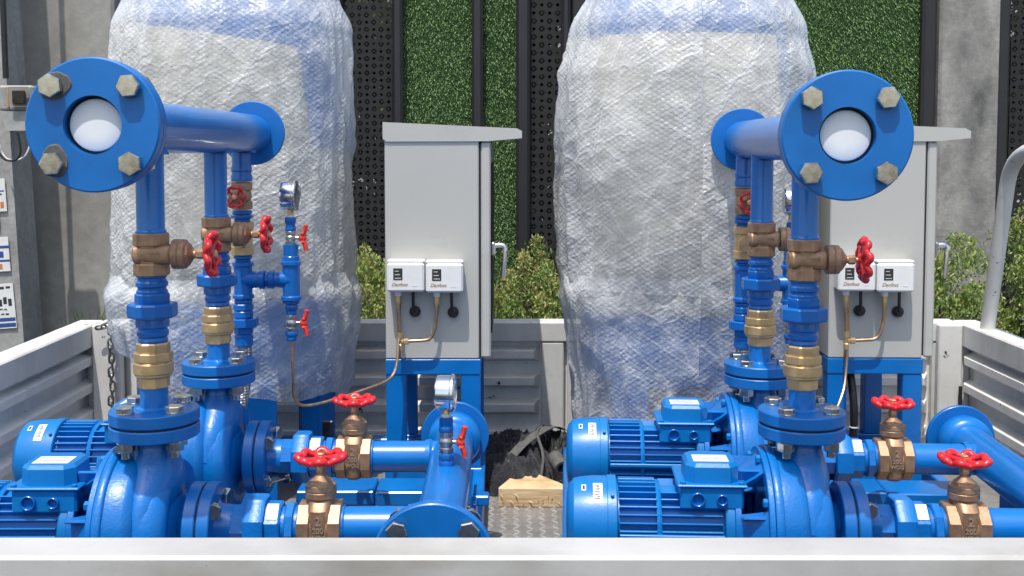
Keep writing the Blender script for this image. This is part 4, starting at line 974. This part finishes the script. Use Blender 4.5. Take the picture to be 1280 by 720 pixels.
st = MB(); pth = smooth_path([(-0.02, 3.00, 0.075), (0.03, 3.06, 0.115), (0.08, 3.12, 0.135), (0.12, 3.2, 0.13), (0.15, 3.28, 0.10)], 8)
for q in range(len(pth) - 1):
    a, b = pth[q], pth[q + 1]; sd = Vector((0.012, -0.010, 0.0))
    st.add([a - sd, a + sd, b + sd, b - sd, a - sd - Vector((0, 0, .002)), a + sd - Vector((0, 0, .002)), b + sd - Vector((0, 0, .002)), b - sd - Vector((0, 0, .002))], [(0, 1, 2, 3), (4, 7, 6, 5), (0, 4, 5, 1), (3, 2, 6, 7)])
st.tube(smooth_path([(0.075, 2.985, 0.02), (0.085, 3.03, 0.09), (0.07, 3.1, 0.135), (0.09, 3.2, 0.13)], 8), 0.004, 8)
tag(part(None, 'webbing_strap', st, M['strap'], (0, 0, FLOOR)), 'grey webbing strap with a thin cord lying over the dark cloths', 'strap')
rl = MB().lathe([(0.014, -0.03), (0.021, -0.03), (0.022, -0.025), (0.022, -0.005), (0.019, 0.0), (0.022, 0.005), (0.022, 0.02), (0.021, 0.03), (0.014, 0.03), (0.014, -0.03)], 24, Matrix.Rotation(pi / 2, 4, 'X'), cap=False)
tag(part(None, 'pipe_offcut', rl, M['strap'], (xpos(699, 3.0), 3.03, FLOOR + 0.07), (R(15), 0, R(20))), 'short grey ribbed pipe end lying against the right skid', 'pipe')

# ------------------------------------------------------------------ BACKGROUND
YB = 5.0
def zz_(py, Y): return zpos(py, Y)
# concrete pillars and walls
def slab(name, x0, x1, y0, y1, h, mat, label, cat, **k):
    o = part(None, name, MB().box(0, x1 - x0, 0, y1 - y0, 0, h, 0.012), mat, (x0, y0, 0), **k); return tag(o, label, cat)
slab('concrete_pillar', xpos(25, 4.6), xpos(150, 4.6), 4.6, 5.0, 4.2, M['concrete_dark'], 'brown-stained concrete wall pier behind the left header flange', 'pillar')
slab('concrete_pillar', xpos(1163, YB), xpos(1240, YB), YB - 0.04, YB + 0.3, 4.2, M['concrete'], 'pale mottled concrete pier behind the right cabinet, between black posts', 'pillar')
# turf panels
def turf(x0, x1, label):
    t_ = thing('turf_panel', label, 'green wall', (x0, YB + 0.02, 0), group='artificial green wall panels')
    wdt = x1 - x0; z0, z1 = 1.05, 2.75
    part(t_, 'backing', MB().box(0, wdt, 0.0, 0.03, 0.3, 3.6, 0.002), M['turf_back'])
    n = int(wdt * (z1 - z0) * 42000); vs = []; fs = []; tint = []
    for i in range(n):
        x = random.random() * wdt; zc = z0 + random.random() * (z1 - z0); a = random.uniform(-1.2, 1.2) + (pi if random.random() < 0.25 else 0); L = random.uniform(0.008, 0.014); wd = random.uniform(0.0008, 0.0015)
        dx, dz = sin(a) * L * 0.6, cos(a) * L * 0.45 - 0.004; out = -L * random.uniform(0.45, 0.9)
        b = len(vs); px_, pz_ = cos(a) * wd, -sin(a) * wd
        vs += [(x - px_, -0.001, zc - pz_), (x + px_, -0.001, zc + pz_), (x + dx * 0.6 + px_, out * 0.7, zc + dz * 0.6 + pz_), (x + dx * 0.6 - px_, out * 0.7, zc + dz * 0.6 - pz_), (x + dx, out, zc + dz - 0.003)]
        fs += [(b, b + 1, b + 2, b + 3), (b + 3, b + 2, b + 4)]; tv = random.random(); tint += [tv] * 5
    me = bpy.data.meshes.new('grass_blades'); me.from_pydata(vs, [], fs); at = me.attributes.new('tint', 'FLOAT', 'POINT'); at.data.foreach_set('value', tint)
    part(t_, 'grass_blades', me, M['turf'], kind='stuff')
turf(xpos(504, YB), xpos(590, YB), 'wider artificial green wall strip behind the left cabinet, between two dark posts')
turf(xpos(604, YB), xpos(646, YB), 'narrow artificial green wall strip just right of the left cabinet\'s roof')
turf(xpos(930, YB), xpos(1147, YB), 'broad artificial green wall panel behind the right tank\'s shoulder and the right header flange')
def post(p0, p1, y, label):
    slab('fence_post', xpos(p0, y), xpos(p1, y), y, y + 0.05, 3.7, M['post'], label, 'post')['group'] = 'dark steel fence posts'
post(492, 505, YB - 0.045, 'dark steel post right of the perforated screen beside the left tank')
post(590, 604, YB - 0.045, 'dark steel post between the wide and the narrow green wall strips')
post(645, 662, YB - 0.045, 'dark steel post between the narrow green strip and the perforated screen')
post(701, 712, YB - 0.045, 'dark steel post at the left edge of the right wrapped tank')
post(1146, 1164, YB - 0.045, 'dark steel post between the broad green panel and the pale pier')
post(1239, 1255, YB - 0.045, 'dark steel post along the right edge of the pale pier')
post(418, 430, YB - 0.045, 'dark steel post behind the left wrapped tank')
# perforated screens (real holes)
def screen(p0, p1, label, cell=0.034):
    x0, x1 = xpos(p0, YB), xpos(p1, YB); nx = max(2, round((x1 - x0) / cell)); cell = (x1 - x0) / nx; z0, z1 = 0.9, 2.9; nzn = int((z1 - z0) / cell)
    t_ = thing('perforated_screen', label, 'screen', (x0, YB, 0), group='black laser-cut screens')
    vs = []; fs = []; n = 12
    for j in range(nzn):
        for i in range(nx):
            cx_, cz_ = (i + 0.5) * cell, z0 + (j + 0.5) * cell; b = len(vs)
            hr = cell * (0.36 if (i + j) % 2 else 0.22)
            for k in range(n):
                a = 2 * pi * k / n + pi / 4; l = 1 / max(abs(cos(a)), abs(sin(a))); o_ = cell / 2
                pet = hr * (0.82 + 0.28 * abs(cos(2 * a)))
                for yv in (0, 0.004):
                    vs.append((cx_ + cos(a) * l * o_, yv, cz_ + sin(a) * l * o_)); vs.append((cx_ + cos(a) * pet, yv, cz_ + sin(a) * pet))
            for k in range(n):
                k2 = (k + 1) % n; A_, B_ = b + 4 * k, b + 4 * k2
                fs += [(A_, B_, B_ + 1, A_ + 1), (A_ + 1, B_ + 1, B_ + 3, A_ + 3)]
            # small rosette in the middle of the large holes
            if (i + j) % 2:
                b = len(vs)
                for yv in (0, 0.004):
                    for k in range(8):
                        a = 2 * pi * k / 8; rr = cell * (0.33 if k % 2 == 0 else 0.11); wv_ = 0.13
                        vs.append((cx_ + cos(a) * rr, yv, cz_ + sin(a) * rr))
                fs.append(tuple(b + k for k in range(8)))
    me = bpy.data.meshes.new('lattice'); me.from_pydata(vs, [], fs)
    part(t_, 'lattice', me, M['screen'], kind='stuff')
    part(t_, 'frame_bar', MB().box(0, x1 - x0, 0.0, 0.02, 2.901, 3.6, 0.002), M['post']); part(t_, 'frame_bar', MB().box(0, x1 - x0, 0.0, 0.02, 0.2, 0.899, 0.002), M['post'])
screen(430, 492, 'black laser-cut screen with bright leaks, left of the left cabinet')
screen(662, 701, 'black laser-cut screen between the left cabinet and the right tank')
screen(1255, 1330, 'black laser-cut screen at the right edge of the photo')
slab('fence_board', xpos(137, YB), xpos(418, YB), YB + 0.0, YB + 0.03, 3.6, M['post'], 'dark boarding behind the left wrapped tank', 'fence')
slab('fence_board', xpos(712, YB), xpos(930, YB), YB + 0.0, YB + 0.03, 3.6, M['post'], 'dark boarding behind the right wrapped tank', 'fence')
# things behind the screens
slab('house_wall', -6, 6, 9.0, 9.2, 5.0, M['backdrop'], 'pale rendered wall glimpsed through the holes of the screens', 'wall')
# plants
def leaves(n, gen, Lr, Wr):
    vs = []; fs = []; tint = []
    for i in range(n):
        p, tv, up = gen(); L = random.uniform(*Lr); W = random.uniform(*Wr)
        d = Vector((random.gauss(0, 1), random.gauss(0, 1), random.gauss(0, 1) + up)).normalized(); s = d.cross(Vector((random.gauss(0, 1), random.gauss(0, 1), random.gauss(0, 1)))).normalized() * W
        b = len(vs); vs += [p - d * L * 0.1, p + d * L * 0.45 + s, p + d * L, p + d * L * 0.45 - s]; fs.append((b, b + 1, b + 2, b + 3)); tint += [tv] * 4
    me = bpy.data.meshes.new('foliage'); me.from_pydata(vs, [], fs); at = me.attributes.new('tint', 'FLOAT', 'POINT'); at.data.foreach_set('value', tint); return me
def shrub(x, y, top, rx, label, red=0.15, n=9000, seed=0):
    random.seed(seed); h = top
    s = thing('shrub', label, 'shrub', (x, y, 0), group='fine-leaved shrubs along the fence')
    # plumes: many ascending sprays
    pl = []
    for k in range(int(110 * rx / 0.3)):
        a = random.uniform(0, 2 * pi); q = sqrt(random.random()) * rx; tz = h * (1 - 0.30 * (q / rx) ** 2) + random.gauss(0, 0.05)
        zz0 = random.uniform(0.25, 0.97); pl.append((q * cos(a), q * sin(a) * 0.8, tz * zz0, random.uniform(0.06, 0.13), random.gauss(0, 0.02), random.random(), zz0))
    for k in range(int(40 * rx / 0.3)):
        a = random.uniform(0, 2 * pi); q = sqrt(random.random()) * rx * 0.95; tz = h * (1 - 0.22 * (q / rx) ** 2) + random.gauss(0, 0.04)
        pl.append((q * cos(a), q * sin(a) * 0.8, tz, random.uniform(0.07, 0.14), 0, random.random(), 1.0))
    def gen():
        c = random.choice(pl); t_ = random.random(); sp = (1 - t_) * 0.055 + 0.006
        p = Vector((c[0] + random.gauss(0, sp), c[1] + random.gauss(0, sp), c[2] - c[3] * (1 - t_) * 1.2))
        tv = 0.22 + 0.40 * c[5] + 0.16 * t_ + random.gauss(0, 0.09)
        if c[6] > 0.95 and random.random() < 0.6 * red * t_: return p, random.uniform(0.85, 1.0), 1.6
        return p, min(0.84, max(0, tv)), 1.6
    part(s, 'foliage', leaves(n, gen, (0.010, 0.022), (0.0024, 0.0046)), M['leaf'])
    st_ = MB()
    for k in range(9):
        a = 2 * pi * k / 9; q = rx * 0.6 * random.random(); st_.tube([(0.02 * cos(a), 0.02 * sin(a), 0), (q * 0.5 * cos(a), q * 0.5 * sin(a), h * 0.4), (q * cos(a), q * sin(a) * .8, h * 0.85)], [0.012, 0.008, 0.003], 6)
    part(s, 'stems', st_, M['stem'])
YS = 4.35
shr = [(-0.98, 1.30, 0.22, 'shrub behind the left wrapped tank', .2), (-0.59, 1.40, 0.20, 'shrub with reddish tips showing between the left tank and the left cabinet', .5), (-0.24, 1.33, 0.18, 'shrub standing behind the left cabinet', .2),
       (0.08, 1.40, 0.20, 'yellow-green shrub with red tips filling the gap right of the left cabinet', .55), (0.42, 1.32, 0.2, 'shrub hidden mostly behind the right wrapped tank\'s left edge', .2),
       (0.95, 1.35, 0.22, 'shrub standing behind the right header and tank', .2), (1.36, 1.36, 0.22, 'shrub standing behind the right cabinet', .1), (1.73, 1.42, 0.20, 'yellow-green shrub right of the right cabinet before the pale pier', .1),
       (2.05, 1.60, 0.22, 'taller sunlit shrub behind the guard hoop', .25), (2.38, 1.66, 0.22, 'rightmost shrub, cut by the right edge of the photo', .3)]
for i, (x, h_, rx, lb, rd) in enumerate(shr): shrub(x, YS + 0.05 * sin(i * 2.2), h_, rx, lb, rd, 27000, 20 + i)
random.seed(99)
def broad(x, y, h, rx, label, n=1500):
    s = thing('broadleaf_bush', label, 'bush', (x, y, 0), group='bushes beyond the fence')
    def gen():
        while True:
            a = random.uniform(0, 2 * pi); q = sqrt(random.random()); zq = random.random()
            p = Vector((q * rx * cos(a), q * rx * 0.6 * sin(a), 0.3 + zq * (h - 0.3)))
            if noise.noise(p * 4 + Vector((x, 0, 0))) > -0.12: break
        return p, random.random() ** 1.6, 0.4
    part(s, 'foliage', leaves(n, gen, (0.05, 0.11), (0.012, 0.026)), M['leaf_dark'])
    part(s, 'stems', MB().tube([(0, 0, 0), (0.03, 0, h * 0.5), (0, 0.03, h * 0.9)], [0.03, 0.02, 0.008], 8), M['stem'])
broad(-2.62, 5.5, 2.5, 0.40, 'bush seen in the slit between the utility pole and the stained pier', 6000)
broad(-0.75, 5.75, 2.6, 0.42, 'bush behind the left perforated screen', 8000)
broad(-0.2, 6.3, 2.8, 0.5, 'bush further behind the left perforated screen', 8000)
broad(0.2, 5.6, 2.7, 0.35, 'bush behind the middle perforated screen', 8000)
broad(2.35, 5.6, 2.7, 0.5, 'bush behind the right perforated screen', 9000)
# twiggy tuft at the foot of the stained pier
random.seed(5)
tf_ = thing('grass_tuft', 'dry grass tuft leaning against the foot of the stained pier by the left tank', 'plant', (xpos(118, 4.3), 4.3, 0))
bl = MB()
for k in range(60):
    a = random.uniform(-1, 1); x0 = random.gauss(0.0, 0.03); l = random.uniform(0.2, 0.34); bl.tube([(x0, random.gauss(0, .02), 0.85), (x0 + a * 0.03, 0, 0.85 + l * 0.7), (x0 + a * 0.09, random.gauss(0, .02), 0.85 + l)], [0.003, 0.002, 0.0006], 4)
part(tf_, 'blades', bl, M['leaf'], kind='stuff'); part(tf_, 'stalk', MB().tube([(0, 0, 0), (0, 0, 0.9)], 0.03, 8), M['stem'])

# utility pole with posters and meter
YP = 4.4
pole = MB(); pb = [(-0.20, -0.10), (0.0, -0.10), (0.0, 0.08), (-0.20, 0.08)]
pole.hull([(x, y, 0) for x, y in pb] + [(x * 0.9 - 0.184, y * 0.9, 4.6) for x, y in pb])
xp_ = -1.850
up = tag(part(None, 'utility_pole', pole, M['concrete_pole'], (xp_, YP, 0)), 'leaning grey concrete utility pole at the left edge of the photo', 'pole')
def pole_x(z): return xp_ - 0.04 * z
def poster(z0, z1, xl, w_, label, rows, tilt):
    p_ = thing('poster', label, 'poster', (pole_x((z0 + z1) / 2) - 0.068 + xl * 0.35, YP - 0.104 + 0.0 , (z0 + z1) / 2), (0, R(tilt), 0), 'paper adverts on the pole')
    hh = (z1 - z0) / 2; part(p_, 'paper', MB().box(-w_, w_, -0.001, 0.001, -hh, hh, 0.0003), M['sticker'])
    for (f0, f1, a, b, mt) in rows:
        nn = max(1, int((b - a) * w_ * 2 / 0.016)) if mt != 'band' else 1
        zc0, zc1 = hh - f1 * hh * 2, hh - f0 * hh * 2
        if mt == 'band': part(p_, 'print_band', MB().box(-w_ + a * 2 * w_, -w_ + b * 2 * w_, -0.0016, -0.0009, zc0, zc1, 0.0002), M['ink_blue']); continue
        for q in range(nn):
            x0 = -w_ + (a + (b - a) * q / nn) * 2 * w_; x1 = -w_ + (a + (b - a) * (q + 0.72) / nn) * 2 * w_; sh_ = random.uniform(0, 0.3) * (zc1 - zc0)
            part(p_, 'print_mark', MB().box(x0, x1, -0.0016, -0.0009, zc0 + sh_ * (q % 2), zc1 - sh_ * ((q + 1) % 2), 0.0002), M[mt])
poster(zpos(262, YP), zpos(222, YP), -0.03, 0.05, 'torn advert with orange heading, topmost on the utility pole', [(0.10, 0.32, 0.05, 0.75, 'ink_orange'), (0.36, 0.40, 0.05, 0.95, 'band'), (0.45, 0.50, 0.05, 0.9, 'ink'), (0.55, 0.60, 0.1, 0.8, 'ink'), (0.68, 0.90, 0.02, 0.95, 'ink_orange')], -3)
poster(zpos(284, YP), zpos(265, YP), -0.05, 0.025, 'small faded brown slip below the topmost advert on the utility pole', [(0.2, 0.3, 0.2, 0.8, 'logo_ink'), (0.5, 0.6, 0.2, 0.8, 'logo_ink'), (0.75, 0.82, 0.2, 0.7, 'logo_ink')], -3)
poster(zpos(335, YP), zpos(293, YP), -0.035, 0.05, 'advert with blue bands, middle one of those on the utility pole', [(0.04, 0.2, 0.1, 0.6, 'ink_orange'), (0.25, 0.33, 0.0, 1, 'band'), (0.40, 0.46, 0.05, 0.5, 'ink'), (0.40, 0.60, 0.6, 0.85, 'ink_blue'), (0.52, 0.57, 0.05, 0.5, 'ink'), (0.66, 0.72, 0.0, 1, 'band'), (0.78, 0.96, 0.1, 0.75, 'ink_orange')], -3)
poster(zpos(405, YP), zpos(350, YP), -0.018, 0.052, 'black and white advert, lowest on the utility pole', [(0.04, 0.14, 0.05, 0.35, 'ink'), (0.06, 0.12, 0.5, 0.95, 'ink'), (0.18, 0.24, 0.1, 0.4, 'ink'), (0.30, 0.50, 0.05, 0.95, 'ink'), (0.55, 0.59, 0.25, 0.75, 'ink'), (0.66, 0.70, 0.3, 0.8, 'ink'), (0.76, 0.84, 0.02, 0.98, 'band'), (0.88, 0.97, 0.02, 0.98, 'band')], -4)
# black riser cable and meter box
tag(part(None, 'riser_duct', MB().tube([(xpos(15, 4.32), 4.26, 4.2), (xpos(24, 4.32), 4.26, zpos(100, 4.32))], 0.011, 10), M['black']), 'black cable duct running down the utility pole into the meter box', 'cable')
mbx = thing('meter_box', 'small grey electricity meter box with clear cover on the utility pole', 'meter box', (xpos(17, 4.2), 4.26, zpos(135, 4.2)))
M['meter_grey'] = plain('weathered_grey_plastic', (0.30, 0.30, 0.285, 1), 0.5, 20, 0.25)
part(mbx, 'housing', MB().box(-0.045, 0.085, -0.04, 0.04, -0.01, 0.085, 0.008).hull([(-0.04, -0.04, -0.012), (-0.04, 0.03, -0.012), (0.07, -0.04, -0.012), (0.07, 0.03, -0.012), (-0.015, -0.045, -0.085), (-0.015, 0.03, -0.085), (0.07, -0.045, -0.085), (0.07, 0.03, -0.085)]), M['meter_grey'])
part(mbx, 'meter', MB().box(0.012, 0.06, -0.052, -0.0405, 0.015, 0.065, 0.003), M['display']); part(mbx, 'meter_label', MB().box(0.03, 0.055, -0.0535, -0.0525, 0.022, 0.036, 0.0003), M['sticker'])
part(mbx, 'clear_cover', MB().box(0.005, 0.08, -0.064, -0.054, 0.005, 0.078, 0.003), M['glass'])
part(mbx, 'rusty_strip', MB().box(-0.012, -0.002, -0.045, -0.0405, 0.0, 0.08, 0.002), M['logo_ink'])
tag(part(None, 'cable_loop', MB().tube(smooth_path([(xpos(2, 4.2), 4.2, zpos(172, 4.2)), (xpos(3, 4.2), 4.2, zpos(188, 4.2)), (xpos(12, 4.2), 4.2, zpos(199, 4.2)), (xpos(25, 4.2), 4.2, zpos(199, 4.2)), (xpos(31, 4.2), 4.2, zpos(188, 4.2)), (xpos(28, 4.2), 4.2, zpos(165, 4.2))], 8), 0.0045, 8), M['black']), 'loop of black cable hanging below the meter box', 'cable')
tag(part(None, 'cable_loop', MB().tube(smooth_path([(xpos(-4, 4.2), 4.22, zpos(160, 4.2)), (xpos(6, 4.2), 4.22, zpos(192, 4.2)), (xpos(18, 4.2), 4.22, zpos(200, 4.2)), (xpos(34, 4.2), 4.22, zpos(194, 4.2)), (xpos(44, 4.2), 4.22, zpos(170, 4.2))], 8), 0.0035, 8), M['sticker']), 'thinner pale cable looped below the meter box', 'cable')
